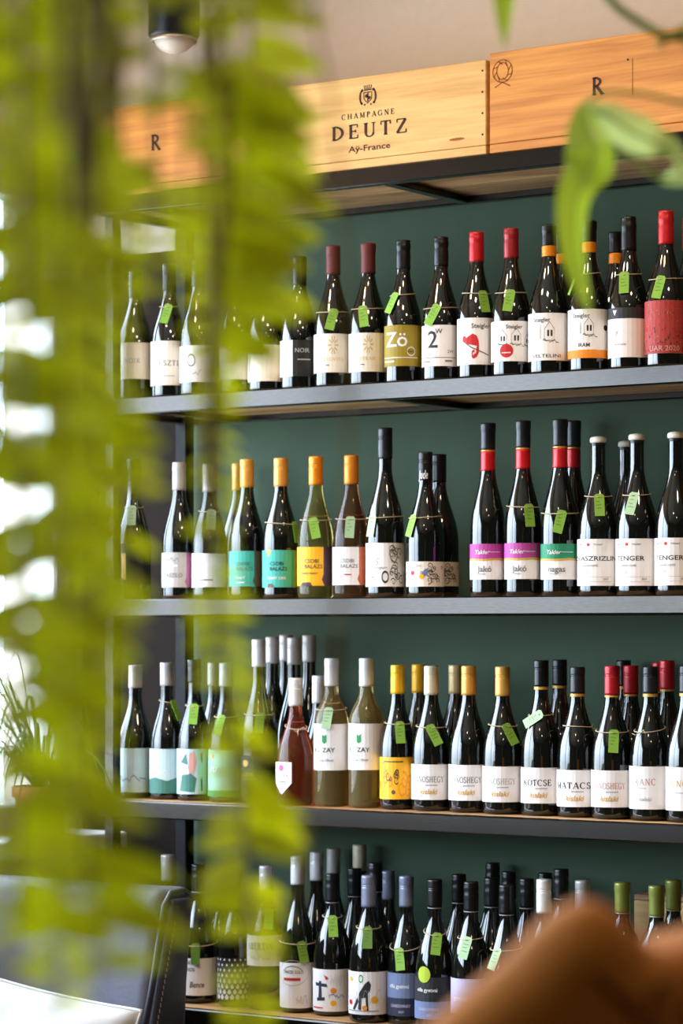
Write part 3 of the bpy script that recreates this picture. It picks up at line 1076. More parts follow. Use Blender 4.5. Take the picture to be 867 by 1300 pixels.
bottle(1, 782, 296, 'b', BURG, [('k', .042, 'cork'), ('or', .021, 'p')], 'with orange neck band, behind the glossy black capped bottle')
bottle(1, 798, 276.5, 'f', BURG, Rb('k', .066), 'with glossy black cap, black band and white label', (393, 456, 'w'), (792, 361, 4, 'l'), R=.0395, art=[('kg', rect(-1.62, 1.62, .78, 1)), ('w', [[(-.55, .95), (-.3, .95), (-.42, .84)]]), ('lgrey', T('y', -.3, .52, .12)), ('grey', T('PINOT NOIR', -.15, .26, .035))])
bottle(1, 845.5, 269, 'f', BURG, Rb('red', .064), 'with red screwcap and speckled red label', (384, 451, 'speck'), (836, 367, -10, 'l'), R=.0405, art=[('red', specks(120, 3, .3)), ('maroon', specks(60, 4, .02, .5)), ('plum', specks(40, 9, .05, .97, .01, .03)), ('pinkp', specks(50, 5, .1, .97, .006, .02)), ('pinkp', T('UAR 2020', .2, .1, .1, 's', 1.5))])
bottle(1, 876, 277, 'b', BURG, Rb('red', .064), 'with red screwcap, behind the speckled red label at the frame edge')

# ---- third board
FL = 'flute'
GO = S('go', .060)
HEX = lambda c: (c, [[(.72, 1), (1.62, 1), (1.62, 0), (.78, 0), (.62, .16), (.72, .3)]])
BLK = [[(-.42, .78), (-.38, .86), (-.3, .78)]]


def csb(c):
    return [(c, T('CSOBI', .05, .64, .1)), (c, T('BALAZS', .15, .5, .1))]


bottle(2, 170, 583, 'f', FL, S('k', .05), 'with dark label bearing a gold stripe, behind the fern', (690, 742, 'k'), (167, 655, 0, 'p'), art=[('gold', rect(-.5, -.2, .1, .75))])
bottle(2, 227.5, 588, 'f', BURG, Rb('silver'), 'with silver grey label and mauve corner panel', (702, 746, 'silver'), None, R=.0375, adj='slim dark glass', art=[HEX('mauve'), ('grey', scribble(-.7, .3, .75, .85, 14, .02, 2)), ('grey', T('LASZLO', -.1, .35, .12)), ('w', rect(-.9, .2, .6, .64))])
bottle(2, 266, 590, 'f', BURG, Rb('silver'), 'with white label, tied with string, between silver and teal', (703, 746, 'w'), (268, 660, -5, 'p'), R=.0375, glass='green', art=[('grey', rect(-.4, .5, .2, .24))])
bottle(2, 303, 589, 'r', BURG, GO, 'with gold cap, behind the teal label nearest the fern')
bottle(2, 313.5, 584, 'f', BURG, GO, 'with gold screwcap and teal label, nearest the fern', (700, 745, 'teal'), None, R=.0375, art=[HEX('brown')] + csb('dteal') + [('w', T('PINOT', -.1, .25, .07)), ('w', rect(-.35, .15, .1, .13))])
bottle(2, 356.5, 582.5, 'f', BURG, GO, 'with gold screwcap and teal label, touching the yellow one', (699, 746, 'teal'), (376.5, 676, 0, 'l'), R=.0385, art=[('go', [[(-.62, 1), (-.2, 1), (-.42, .82)]])] + csb('k') + [('w', T('PINOT GRIS', .05, .25, .07)), ('lime', rect(1.05, 1.62, 0, 1)), ('brown', [[(-.5, 0), (-.1, 0), (-.2, .1), (-.42, .1)]])])
bottle(2, 401, 580.5, 'f', BURG, S('or'), 'of pale wine with orange screwcap and yellow label', (695, 744, 'ye'), (399, 671, 12, 'l'), glass='olive', R=.0385, adj='olive glass', art=[HEX('plum')] + csb('brown') + [('brown', T('CHARDONNAY', -.1, .32, .05)), ('plum', [[(-.65, 0), (.1, 0), (.0, .09), (-.5, .09)]])])
bottle(2, 446, 579, 'f', BURG, S('or'), 'of rosé with orange screwcap, white and rust label', (695, 743, 'w'), (444, 670, -3, 'p'), glass='roselight', R=.0385, adj='clear glass', art=[HEX('rust')] + csb('grey') + [('red', rect(-.1, .3, .26, .29))])
bottle(2, 489, 544, 'f', FL, S('kg', .064), 'with white label and black leaf scrolls, tallest on its row', (690, 745, 'w'), (471, 668, -6, 'p'), R=.0395, art=[('lgrey', T('S', -.15, .58, .16, 'i')), ('lgrey', T('Sauvignon', -.05, .44, .07, 'i')), ('k', curls(.55, 1.25, .1, .9, 16, .022, 8, .14, 1.6)), ('k', ring(.3, .22, .16, .12, .05)), ('grey', ring(.75, .7, .2, .14, .03)), ('grey', rect(-.7, -.3, .2, .23))], adj='tall dark glass')
FLOWER = [('kg', curls(-.2, 1.35, .15, .85, 15, .03, 11, .2)), ('slate', [[(.05, .5), (.3, .72), (.5, .66), (.3, .42), (.1, .36)]]), ('ye', D(.1, .4, .1)), ('red', D(-.42, .55, .09)), ('grey', curls(-1.1, -.3, .2, .8, 6, .02, 4, .14)), ('lgrey', T('Chateau', -.2, .85, .1, 'i'))]
script = lambda t, prof, H, al, z0, d: wrap('lettering', word('Jude', 0, .5, 1.0, 'i', 1.25), ink('w'), t, .0158, al, H - .054, .018, .0002, .2)
bottle(2, 540, 574.5, 'f', BURG, S('k', .058), 'with white script on its cap and flower label', (713.5, 745, 'cr'), (521, 668, -10, 'l'), R=.0385, art=FLOWER, extra=script)
bottle(2, 557.5, 577.5, .195, BURG, S('k', .058), 'with flower label, half behind the one with cap script', (714, 744.5, 'cr'), None, R=.0405, art=FLOWER, rot=-.1)
RN = lambda: [('kg', .054, 'cork'), ('gold', .003, 'p'), ('red', .039, 'p')]


def flutelab(c, w1):
    return [(c, rect(-1.62, 1.62, .56, 1)), ('gold', [[(-1.6, .50), (-.8, .53), (0, .51), (.8, .54), (1.6, .51), (1.6, .585), (.8, .60), (0, .575), (-.8, .595), (-1.6, .57)]]), ('w', T('Takler', -.05, .77, .12, 'i')), ('w', rect(.4, 1.0, .76, .775)), ('grey', T(w1, .1, .3, .17, 's')), ('lgrey', rect(-.25, .15, .14, .165))]


bottle(2, 619.5, 538, 'f', FL, RN(), 'with magenta and white label, standing apart beside the flower labels', (691, 736, 'w'), None, R=.0355, art=flutelab('mag', 'Jakó'))
bottle(2, 664, 535, 'f', FL, RN(), 'with magenta and white label, wearing a price tag', (690, 735.5, 'w'), (672.5, 655, 2, 'l'), R=.0365, art=flutelab('mag', 'Jakó'))
bottle(2, 711, 533, 'f', FL, RN(), 'with green and white label and red neck foil', (691, 736, 'w'), (710.5, 663, -14, 'l'), R=.0375, art=flutelab('gr', 'nagas'))
bottle(2, 728, 535, 'r', FL, RN(), 'with red neck foil, behind the green label bottle', None, None, R=.0355)


def tolnay(w1, wd, y):
    return [('kg', T('TOLNAY', -.75, .88, .035)), ('kg', T('TOLNAY', .28, .88, .035)), ('red', D(-.2, .88, .035)), ('kg', T(w1, y, .585, .10, 's', wd)), ('grey', T('GRAND CUVÉE', -.15, .43, .04)), ('lgrey', rect(-.3, -.18, .28, .3)), ('grey', rect(-.2, .95, .185, .19)), ('grey', rect(-.2, .95, .085, .09)), ('kg', T('2019', .65, .14, .04))]


WX = lambda: [('cream', .012, 'wax'), ('k', .006, 'p')]
bottle(2, 759.5, 555.5, 'f', BURG, WX(), 'with cream wax top and wide lettered white label, beside green', (685, 744, 'w'), (761, 642, 1, 'l'), R=.0405, art=tolnay('OLASZRIZLING', 2.75, .2))
bottle(2, 795, 561, .235, BURG, WX(), 'with cream wax top, hidden between two wax topped bottles')
bottle(2, 808.5, 552, 'f', BURG, WX(), 'with cream wax top and mint price tag', (684.5, 744, 'w'), (802, 640, -10, 'p'), R=.0405, art=tolnay('TENGER', 1.5, -.08))
bottle(2, 858, 549.5, 'f', BURG, WX(), 'with cream wax top, last on its row at the frame edge', (683.5, 743.5, 'w'), None, R=.0405, art=tolnay('TENGER', 1.5, -.08))

# ---- fourth board
bottle(3, 172, 845, 'f', FL, S('silver', .05), 'with pale blue wave label behind the fern', (949, 1005, 'skyp'), None, art=[('pale', rect(-1.62, 1.62, .5, .56)), ('slate', scribble(-1.2, 1.0, .25, .4, 12, .03))])
bottle(3, 212, 842, 'f', FL, S('silver', .05), 'with misty landscape label', (950, 1006, 'skyp'), (223, 901, 14, 'l'), art=[('dteal', [[(-1.62, 0), (1.62, 0), (1.62, .3), (.9, .36), (.3, .28), (-.4, .36), (-1.62, .27)]]), ('w', T('harmat', -.2, .5, .1)), ('mint', rect(1.2, 1.62, 0, 1))])
bottle(3, 247, 838, 'f', FL, S('k', .05), 'with collage label of pink and dark green', (950, 1007, 'pale'), (245.5, 906, -4, 'l'), art=[('dteal', [[(-.7, .06), (.3, .04), (.42, .35), (.1, .46), (-.5, .42)], [(-.6, .7), (-.2, .9), (-.1, .65)]]), ('pinkp', [[(-.1, .5), (.25, .44), (.42, .7), (.3, .95), (0, .9)]]), ('mint', rect(.52, 1.62, 0, 1)), ('kg', scribble(.66, .74, .06, .4, 9, .03)), ('kg', scribble(.66, .74, .7, .95, 8, .03)), ('w', T('rozi', -.35, .5, .12))])
bottle(3, 272, 842, 'r', FL, S('silver', .05), 'standing behind the collage label')
bottle(3, 287, 842, 'f', FL, S('wcap', .05), 'with sea green label under hanging fern', (951, 1010, 'mint'), (278.5, 920, -8, 'l'), art=[('w', T('ru', -.5, .6, .16, 'i')), ('or', rect(-.6, -.45, .82, .9)), ('emer', rect(-1.62, 1.62, 0, .12))])
WC = S('wcap', .058)
GWc = S('greywhite', .058)
gild = lambda t, prof, H, al, z0, d: None
bottle(3, 328.5, 812.5, 'f', FL, WC, 'with white cap and black gilded label beside the rosé', (958, 1010, 'k'), (329, 917, -6, 'd'), art=[('gold', D(-.55, .8, .09)), ('gold', T('ERIK', -.35, .52, .1, 'r')), ('gold', rect(-.8, .1, .4, .43))])
bottle(3, 346, 809, 'b', FL, GWc, 'with grey white cap, behind the gilded black label')
bottle(3, 363, 806.5, 'r', FL, GWc, 'with grey white cap, hindmost of the tall cluster')
bottle(3, 373.5, 810, 'b', FL, GWc, 'with grey white cap, tall behind the rosé flask')
bottle(3, 392.5, 807, 'r', FL, GWc, 'with grey white cap, between rosé flask and clear bottle')
SHIELD = [[(-1.02, 1), (.1, 1), (.1, .36), (-.46, 0), (-1.02, .36)]]
bottle(3, 375.5, 861.5, .085, 'flask', WC, 'of rosé with white cap and shield label', (966.5, 1008, 'w'), None, glass='rose', adj='bulbous clear glass', R=.0425, shape=SHIELD, art=[('pink', D(-.5, .82, .1)), ('pink', T('ROZAY', -.46, .58, .1)), ('grey', rect(-.75, -.2, .38, .42))],
             extra=lambda t, prof, H, al, z0, d: add_string('neck_string', t, prof, H * .60, al + .6, .012))
bottle(3, 405, 858.5, 'm', BURG, WC, 'with white cap, behind the rosé flask and clear bottle', None, None, R=.034, glass='dark')
ROZ = [('emer', [[(-.27, .78), (-.13, .74), (.01, .78), (.01, .61), (-.13, .57), (-.27, .61)]]), ('kg', T('R', -.74, .44, .10)), ('kg', T('o', -.5, .425, .07)), ('kg', T('ZAY', .12, .44, .10, 's', .72)), ('grey', T('Irsai Olivér', -.02, .22, .055))]
bottle(3, 421, 836.5, 'f', 'bord', WC, 'of pale wine with white cap and mint price tag', (918.5, 977, 'w'), (415, 911, -6, 'p'), glass='clear', adj='clear glass', art=ROZ)
bottle(3, 465, 836.5, 'f', 'bord', WC, 'of pale wine with white cap and no tag', (918, 976.5, 'w'), None, glass='clear', adj='clear glass', art=ROZ)
bottle(3, 505, 845, 'f', BURG, S('ye', .059), 'with yellow cap and golden doodle label', (960.5, 1013.5, 'ye'), (508, 929, 2, 'l'), R=.0365, adj='slim dark glass', art=[('or', curls(-1.3, 1.2, .15, .9, 9, .05, 9, .25, 1.2)), ('brown', curls(-.4, .4, .38, .68, 8, .03, 6, .12, 1.2)), ('brown', D(.05, .17, .05)), ('brown', rect(-.6, .6, .88, .91))])
bottle(3, 531.5, 844, 'b', BURG, S('ye', .059), 'with yellow cap, behind the golden doodle label')


def kis(w1, c, wd, x=-.05):
    return [(c, T(w1, x, .58, .17, 'r', wd, .10)), ('lgrey', rect(.0, .6, .40, .43)), ('gold', T('kislaki', .15, .24, .15, 'i'))]


bottle(3, 547.5, 846, 'f', BURG, S('cream', .059), 'with cream cap and tilted lime tag', (969.5, 1014, 'w'), (551, 932, 25, 'l'), art=kis('JÁNOSHEGY', 'grey', 1.65, .13))
bottle(3, 578.5, 845, 'b', BURG, S('tan', .059), 'with olive beige cap, behind two white labelled bottles')
bottle(3, 595, 846, 'f', BURG, S('go', .059), 'with amber cap and no tag', (970, 1015, 'w'), None, art=kis('JÁNOSHEGY', 'grey', 1.65, .13))
bottle(3, 638, 847, 'f', BURG, S('gold', .059), 'with gold cap and lime tag, beside black capped neighbours', (972, 1017, 'w'), (648, 931, 22, 'l'), art=kis('JÁNOSHEGY', 'lgrey', 1.65, .13))
BG = lambda: [('kg', .052, 'screw'), ('gold', .006, 'p')]
BGk = lambda: [('k', .052, 'screw'), ('gold', .006, 'p')]
RG = lambda: [('redcap', .057, 'screw'), ('gold', .004, 'p')]
bottle(3, 687, 839, 'f', BURG, BGk(), 'with black cap and strongly tilted mint tag', (973.5, 1018.5, 'w'), (677, 912, -58, 'p'), art=kis('KÖTCSE', 'kg', 1.5, .06))
bottle(3, 710.5, 838, 'b', BURG, BGk(), 'with black cap, behind the strongly tilted mint tag')
bottle(3, 733, 847.5, 'f', BURG, BG(), 'with black cap and bare string round its shoulder', (976.5, 1023, 'w'), None, art=kis('MATACS', 'kg', 1.9, .02),
       extra=lambda t, prof, H, al, z0, d: add_string('neck_string', t, prof, H * .60, al + 2.2, .003))
bottle(3, 777, 846, 'f', BURG, RG(), 'with red cap and lime tag on the white label row', (977, 1023.5, 'w'), (779, 940, -3, 'l'), art=kis('JÁNOSHEGY', 'pinkp', 1.65, .13))
bottle(3, 791.5, 839, 'r', BURG, BGk(), 'with black cap, between two red caps')
bottle(3, 801, 845.5, 'b', BURG, RG(), 'with red cap, just behind the tagged red capped bottle')
bottle(3, 825.5, 847, 'f', BURG, BG(), 'with black cap and knotted string', (972, 1026, 'w'), None, art=[('pinkp', T('FRANC', -.08, .64, .15, 'r', 1.3)), ('lgrey', rect(-.35, .1, .48, .5)), ('lgrey', T('kislaki', .05, .24, .09, 'i'))],
       extra=lambda t, prof, H, al, z0, d: add_string('neck_string', t, prof, H * .575, al - .3, .012))
bottle(3, 828, 841.5, 'r', BURG, RG(), 'with red cap, peeping over the knotted string bottle')
bottle(3, 847, 839, 'b', BURG, RG(), 'with red cap, last in the second rank')
bottle(3, 872, 846, 'f', BURG, BG(), 'with black cap, cut off at the frame edge on that row', (973, 1028, 'w'), None, art=[('gold', T('HUNOR', -.1, .62, .14, 'r', 1.5)), ('lgrey', rect(-.35, .1, .4, .42))])

# ---- lowest visible board
RBK = lambda l=.058: [('k', l, 'rib'), ('lgrey', .002, 'p')]
bottle(4, 213, 1086, 'f', FL, S('silver', .055), 'with ribbed silver cap, behind the grey chair', None, None)
bottle(4, 252, 1098, 'f', BURG, RBK(), 'with sauvignon label and dark green tag, beside the post', (1214, 1261, 'w'), (248, 1208, 0, 'd', .012), art=[('kg', T('FREEPORT', -.48, .88, .11, 's', .95)), ('kg', T('SAUVIGNON', -.44, .7, .11, 's', 1.05)), ('kg', T('BLANC', -.68, .52, .11, 's', .55)), ('kg', T('2021', -.72, .34, .11, 's', .42)), ('kg', T('Bence', .2, .3, .16, 'i', .8))])
bottle(4, 279, 1112, 'b', FL, S('kg', .05), 'with slim dark cap, behind the drop patterned bottle')
drops = [[(x + .10 * math.sin(t_) * (1 if abs(math.sin(t_ / 2)) > .2 else .6) * s_, y + .045 * math.cos(t_) * s_ + (.03 * s_ if i == 0 else 0)) for i, t_ in enumerate([k * PI / 5 for k in range(10)])] for r0 in range(8) for x, y, s_ in [(-1.45 + c_ * .32 + (r0 % 2) * .16, .08 + r0 * .125, 1.25 - r0 * .11) for c_ in range(10)]]
bottle(4, 298, 1103, 'f', FL, S('kg', .05), 'dotted all round with white drops', (1214, 1268, 'k'), None, R=.0365, art=[('w', drops)])
bottle(4, 338, 1100, 'f', BURG, S('silver', .052), 'with cream serif label under the fern tips', (1185, 1224, 'ivory'), (341, 1165, -7, 'l'), glass='olive', adj='olive glass', art=[('grey', T('ABERTIN', -.1, .64, .22, 'r', 1.5)), ('lgrey', scribble(-.6, .5, .2, .36, 14, .03))])
bottle(4, 378, 1087, 'f', FL, S('wcap', .06), 'with white cap and red striped label', (1220, 1277, 'w'), (384.5, 1206, 10, 'l'), glass='green', art=[('kg', T('TANCES GULÓ', .0, .8, .075, 's', 1.2)), ('grey', arc(0, .75, .6, .18, 30, 150, .02, .02)), ('red', rect(-.55, .45, .61, .67)), ('lgrey', ring(0, .78, .9, .28, .012)), ('lgrey', scribble(.2, .8, .08, .3, 18, .02, 3))])
bottle(4, 402, 1082.5, 'b', FL, S('wcap', .06), 'with white cap, behind the red striped label')
bottle(4, 423.5, 1078, 'r', FL, S('silver', .055), 'with silver cap, over the black capped art label')
bottle(4, 422, 1110, 'f', BURG, RBK(), 'with blue and orange cross sketch label', (1228, 1281, 'w'), (422.5, 1174, 3, 'l'), art=[('navy', [[(-.72, .68), (.0, .66), (.05, .58), (-.68, .6)], [(-.45, .72), (-.3, .72), (-.26, .25), (-.5, .25)], [(-.6, .32), (-.1, .34), (-.1, .26), (-.6, .24)]]), ('or', D(.35, .5, .07)), ('ye', D(.35, .2, .07)), ('red', [[(-.15, .88), (.1, .8), (-.02, .74)]]), ('slate', scribble(.1, .9, .28, .45, 14, .025, 6)), ('lgrey', scribble(.2, .9, .6, .9, 22, .014, 2)), ('red', rect(-.9, -.2, .07, .1))])
bottle(4, 447.5, 1073, 'r', FL, S('cream', .055), 'with cream silver cap, over the dog label bottle')
bottle(4, 450, 1103, 'b', BURG, RBK(), 'with black cap, between two sketched labels')
bottle(4, 468, 1112, 'n', BURG, S('greyblue', .064), 'with blue grey cap and black dog sketch', (1231, 1285, 'w'), (466.5, 1188, 1, 'd'), R=.0405, art=[('kg', [[(-.25, .12), (-.2, .5), (.1, .72), (.3, .8), (.42, .7), (.36, .55), (.25, .5), (.3, .1), (.18, .1), (.14, .4), (-.05, .38), (-.08, .1)], [(-.6, .12), (-.3, .4), (-.22, .3), (-.45, .1)]]), ('emer', ring(-.1, .84, .1, .08, .03)), ('ye', D(.6, .35, .09)), ('lgrey', scribble(-.9, .9, .2, .6, 26, .014, 3)), ('red', D(-.75, .28, .06)), ('or', D(.1, .16, .06)), ('ye', D(-.7, .82, .06)), ('grey', rect(-.9, .8, .08, .1))])
bottle(4, 476.5, 1096, 'r', BURG, RBK(), 'with black cap, between two blue grey caps')
bottle(4, 492.5, 1106, 'b', FL, S('greyblue', .060), 'with blue grey cap in the second rank')
VG = lambda top, bot: [(top, rect(-1.62, 1.62, .42, 1)), ('w', T('villa gyetvai', -.15, .7, .09, 's', 1.15)), (bot, rect(-1.62, 1.62, 0, .42)), ('lav', T('CHARDONNAY', -.05, .24, .075, 's', 1.1)), ('lav', T('2021', .0, .1, .05))]
bottle(4, 516, 1113, 'f', FL, S('greyblue', .062), 'with blue grey cap and two tone slate label', (1233, 1287, 'slate'), (507, 1215, 9, 'l', .022), R=.0385, art=VG('slate', 'navy'))
medal = lambda t, prof, H, al, z0, d: wrap('medallion', disc(-.28, .5, .36, .5, 18), ink('lime'), t, radius_at(prof, CAM.z + (HORIZON - 1234) * d / FPX - z0) + .0005, al, CAM.z + (HORIZON - 1245) * d / FPX - z0, .033, .0012)
bottle(4, 552, 1117, 'n', FL, [('k', .056, 'screw'), ('lgrey', .002, 'p')], 'with lime oval medallion above its dark label', (1238, 1291, 'k'), (554, 1196, -8, 'l', .014), R=.0395, art=VG('kg', 'slate'), extra=medal)
bottle(4, 582.5, 1110.5, 'b', BURG, RBK(), 'with black cap, behind the medallion bottle')
bottle(4, 598, 1120, 'n', BURG, RBK(), 'with lavender label and mint tag', (1240, 1285, 'lav'), (590.5, 1201, -10, 'p'), art=[('w', T('gyetvai', -.3, .45, .12))])
bottle(4, 624, 1115, 'm', BURG, RBK(), 'with black cap, between two mint tags')
bottle(4, 625.5, 1096, .285, BURG, RBK(), 'with black cap, tallest of the black capped crowd')
bottle(4, 643, 1124, 'n', BURG, RBK(), 'with mint tag at the edge of the brown chair', None, (627.5, 1215, -14, 'p'))
bottle(4, 646, 1107, 'b', BURG, RBK(), 'with black cap, behind the last mint tag')
bottle(4, 668.5, 1116, 'm', BURG, RBK(), 'with black cap, just before the white cap')
bottle(4, 690.5, 1117, 'n', FL, S('wcap', .066), 'with white cap rising behind the brown chair')
bottle(4, 692, 1109, 'b', BURG, RBK(), 'with black cap, behind the white cap')
bottle(4, 712.5, 1104, 'r', BURG, RBK(), 'with black cap, alone above the brown chair')
bottle(4, 739.5, 1118.5, 'f', FL, S('silver', .06), 'with white silver cap, alone above the brown chair')
OLV = lambda: [('olive', .058, 'cork'), ('lgrey', .002, 'p')]
bottle(4, 790, 1121, 'f', 'bord', OLV(), 'with olive capsule, closest to the crest of the brown chair', None, None, glass='green')
bottle(4, 833.5, 1125, 'f', 'bord', OLV(), 'with olive capsule, in the dip of the brown chair', None, None, glass='green')
bottle(4, 855, 1118, 'b', 'bord', OLV(), 'with olive capsule, hindmost of the three olive ones', None, None, glass='green')

stand_all()

# pale wooden case standing behind the olive capsules
xa, xb = at_y(800, 1150, .25).x, at_y(886, 1150, .25).x
zt = at_y(812, 1137, .247).z - SZ[4]
cs = thing('wooden_case', 'plain pale wooden case standing behind the olive capsuled bottles', 'crate', ((xa + xb) / 2, .243, SZ[4] + .0005))
cs.location.y = .266
h2 = (xb - xa) / 2
box('front_panel', -h2, h2, 0, .008, 0, zt - .012, pale_pine, cs, .001, 1)
box('lid', -h2, h2, 0, .062, zt - .011, zt, plank, cs, .001, 1)
box('back_panel', -h2, h2, .054, .062, 0, zt - .012, pale_pine, cs, .001, 1)
box('side_panel', -h2, -h2 + .008, .0085, .0535, 0, zt - .012, pale_pine, cs, .001, 1)
box('side_panel', h2 - .008, h2, .0085, .0535, 0, zt - .012, pale_pine, cs, .001, 1)

# ---------------------------------------------------------------- grey chair, pillow and sill plant at the window end
slate_hide = mat('slate_grey_leather', (80, 80, 94), 0.62, var=0.10, scale=120, bump=0.25)
shaded_hide = mat('shaded_slate_leather', (52, 52, 60), 0.42, var=0.08, scale=120, bump=0.25)  # weaker light on the chair's sides put into the colour; piping shares it
thread = mat('pale_seam_thread', (150, 146, 140), 0.8, var=0)
black_metal = mat('black_chair_metal', (24, 24, 24), 0.4, 0.6, var=0.05)

yB = -.26
xr = at_y(211, 1140, yB).x
ztop = at_y(205, 1129, yB).z
gc = thing('armchair', 'slate grey leather chair with pale stitched seams, holding a white pillow', 'chair', (xr - .315, yB, 0))


def slab(bm, x0, x1, zs, bev=0.02, seg=3):
    """a cushion whose front and back depth change with height: zs = (z, front, back)"""
    (za, fa, ba), (zb, fb, bb) = zs
    r = bmesh.ops.create_cube(bm, size=1.0)
    for v in r['verts']:
        x = x0 if v.co.x < 0 else x1
        if v.co.z < 0:
            v.co = Vector((x, fa if v.co.y < 0 else ba, za))
        else:
            v.co = Vector((x, fb if v.co.y < 0 else bb, zb))
    bmesh.ops.bevel(bm, geom=list({e for v in r['verts'] for e in v.link_edges}), offset=bev, segments=seg, affect='EDGES', profile=0.5)


bm = bmesh.new(); slab(bm, -.315, .315, ((.2, -.14, .06), (ztop, -.02, .095)), .024, 4)
br = from_bm('backrest', bm, slate_hide, gc, True)
bm = bmesh.new(); slab(bm, .316, .330, ((.37, -.09, .03), (ztop - .02, .005, .07)), .006, 2)
from_bm('side_panel', bm, shaded_hide, br, True)
bm = bmesh.new(); slab(bm, -.330, -.316, ((.37, -.09, .03), (ztop - .02, .005, .07)), .006, 2)
from_bm('side_panel', bm, shaded_hide, br, True)
for sx in (-1, 1):
    bm = bmesh.new()
    add_tube(bm, [(sx * .321, -.112, .37), (sx * .321, -.055, .55), (sx * .321, -.016, ztop - .03), (sx * .319, .01, ztop - .006), (sx * .321, .05, ztop - .004), (sx * .321, .088, ztop - .025)], .0055, 8)
    from_bm('piping', bm, shaded_hide, br, True)
    bm = bmesh.new()
    n = 26
    for k in range(n):
        z = .38 + (ztop - .06 - .38) * k / n
        y = -.075 + .085 * k / n
        add_box(bm, sx * .3305 - .001, sx * .3305 + .001, y, y + .0018, z, z + .008)
    from_bm('stitching', bm, thread, br)
bm = bmesh.new(); slab(bm, -.315, .315, ((.1, -.62, .02), (.2, -.62, .02)), .03, 4)
from_bm('seat', bm, slate_hide, gc, True)
for sx in (-.28, .28):
    for sy in (-.56, 0):
        bm = bmesh.new()
        add_tube(bm, [(sx, sy, .0), (sx, sy, .105)], [.011, .016], 10)
        from_bm('leg', bm, black_metal, gc, True)

linen = mat('white_linen', (186, 184, 180), 0.85, var=0.02, scale=60, bump=0.25)
bm = bmesh.new()
n = 22
grid = {}
rr = random.Random(4)
for s in (-1, 1):
    for i in range(n + 1):
        for j in range(n + 1):
            a, b = 2 * i / n - 1, 2 * j / n - 1
            e = (1 - abs(a) ** 2.6) * (1 - abs(b) ** 2.6)
            edge = max(abs(a), abs(b)) > .999
            if edge and s > 0:
                grid[(s, i, j)] = grid[(-1, i, j)]
                continue
            pinch = 1 - .06 * (1 - abs(a)) * abs(b) - .0
            th = .075 * max(e, 0) ** .42 + .004 * math.sin(9 * a + 3 * b) * e + .005 * math.sin(5 * b - 7 * a * b) * e
            grid[(s, i, j)] = bm.verts.new((a * .21 * (1 - .05 * (1 - b * b)), s * (th if not edge else 0), b * .145 * (1 - .05 * (1 - a * a))))
for s in (-1, 1):
    for i in range(n):
        for j in range(n):
            q = [grid[(s, i, j)], grid[(s, i + 1, j)], grid[(s, i + 1, j + 1)], grid[(s, i, j + 1)]]
            bm.faces.new(q if s < 0 else q[::-1])
pm = Matrix.Rotation(math.radians(6), 4, 'Y') @ Matrix.Rotation(math.radians(-12), 4, 'X')
pc = at_y(172, 1289, yB - .205) - (pm @ Vector((.20, 0, .135)))
for v in bm.verts:
    v.co = pm @ v.co
pil = thing('pillow', 'white linen pillow with a piped edge, leaning on the grey chair', 'pillow', pc)
from_bm('cover', bm, linen, pil, True)
bm = bmesh.new()
pts = []
for k in range(80):
    t_ = k / 80 * 8
    sd, f = int(t_ // 2), (t_ % 2) - 1
    a, b = [(f, -1), (1, f), (-f, 1), (-1, -f)][sd]
    pts.append(pm @ Vector((a * .2115 * (1 - .05 * (1 - b * b)), 0, b * .1465 * (1 - .05 * (1 - a * a)))))
add_tube(bm, pts, .0035, 6, closed=True)
from_bm('piping', bm, linen, pil, True)


def ribbon(bm, pts, widths, side, fold=0.25, across=4):
    """a leaf blade along pts; side: vectors across it, fold: how far the edges rise along the normal"""
    rows = []
    n = len(pts)
    for i, p in enumerate(pts):
        d = (pts[min(i + 1, n - 1)] - pts[max(i - 1, 0)]).normalized()
        s = side[i] if isinstance(side, list) else side
        s = (s - d * s.dot(d)).normalized()
        nr = d.cross(s)
        w = widths[i] / 2
        rows.append([bm.verts.new(p + s * (w * (2 * k / across - 1)) + nr * (fold * w * abs(2 * k / across - 1) ** 1.4)) for k in range(across + 1)])
    for a, b in zip(rows, rows[1:]):
        for k in range(across):
            bm.faces.new((a[k], a[k + 1], b[k + 1], b[k]))


def spline(pts, m):
    """catmull-rom through points (any tuples), m samples per span"""
    out = []
    n = len(pts)
    for i in range(n - 1):
        p0, p1, p2, p3 = pts[max(i - 1, 0)], pts[i], pts[i + 1], pts[min(i + 2, n - 1)]
        for k in range(m):
            t_ = k / m
            out.append(tuple(.5 * (2 * b + (c - a) * t_ + (2 * a - 5 * b + 4 * c - d) * t_ ** 2 + (3 * b - a - 3 * c + d) * t_ ** 3) for a, b, c, d in zip(p0, p1, p2, p3)))
    out.append(tuple(pts[-1]))
    return out


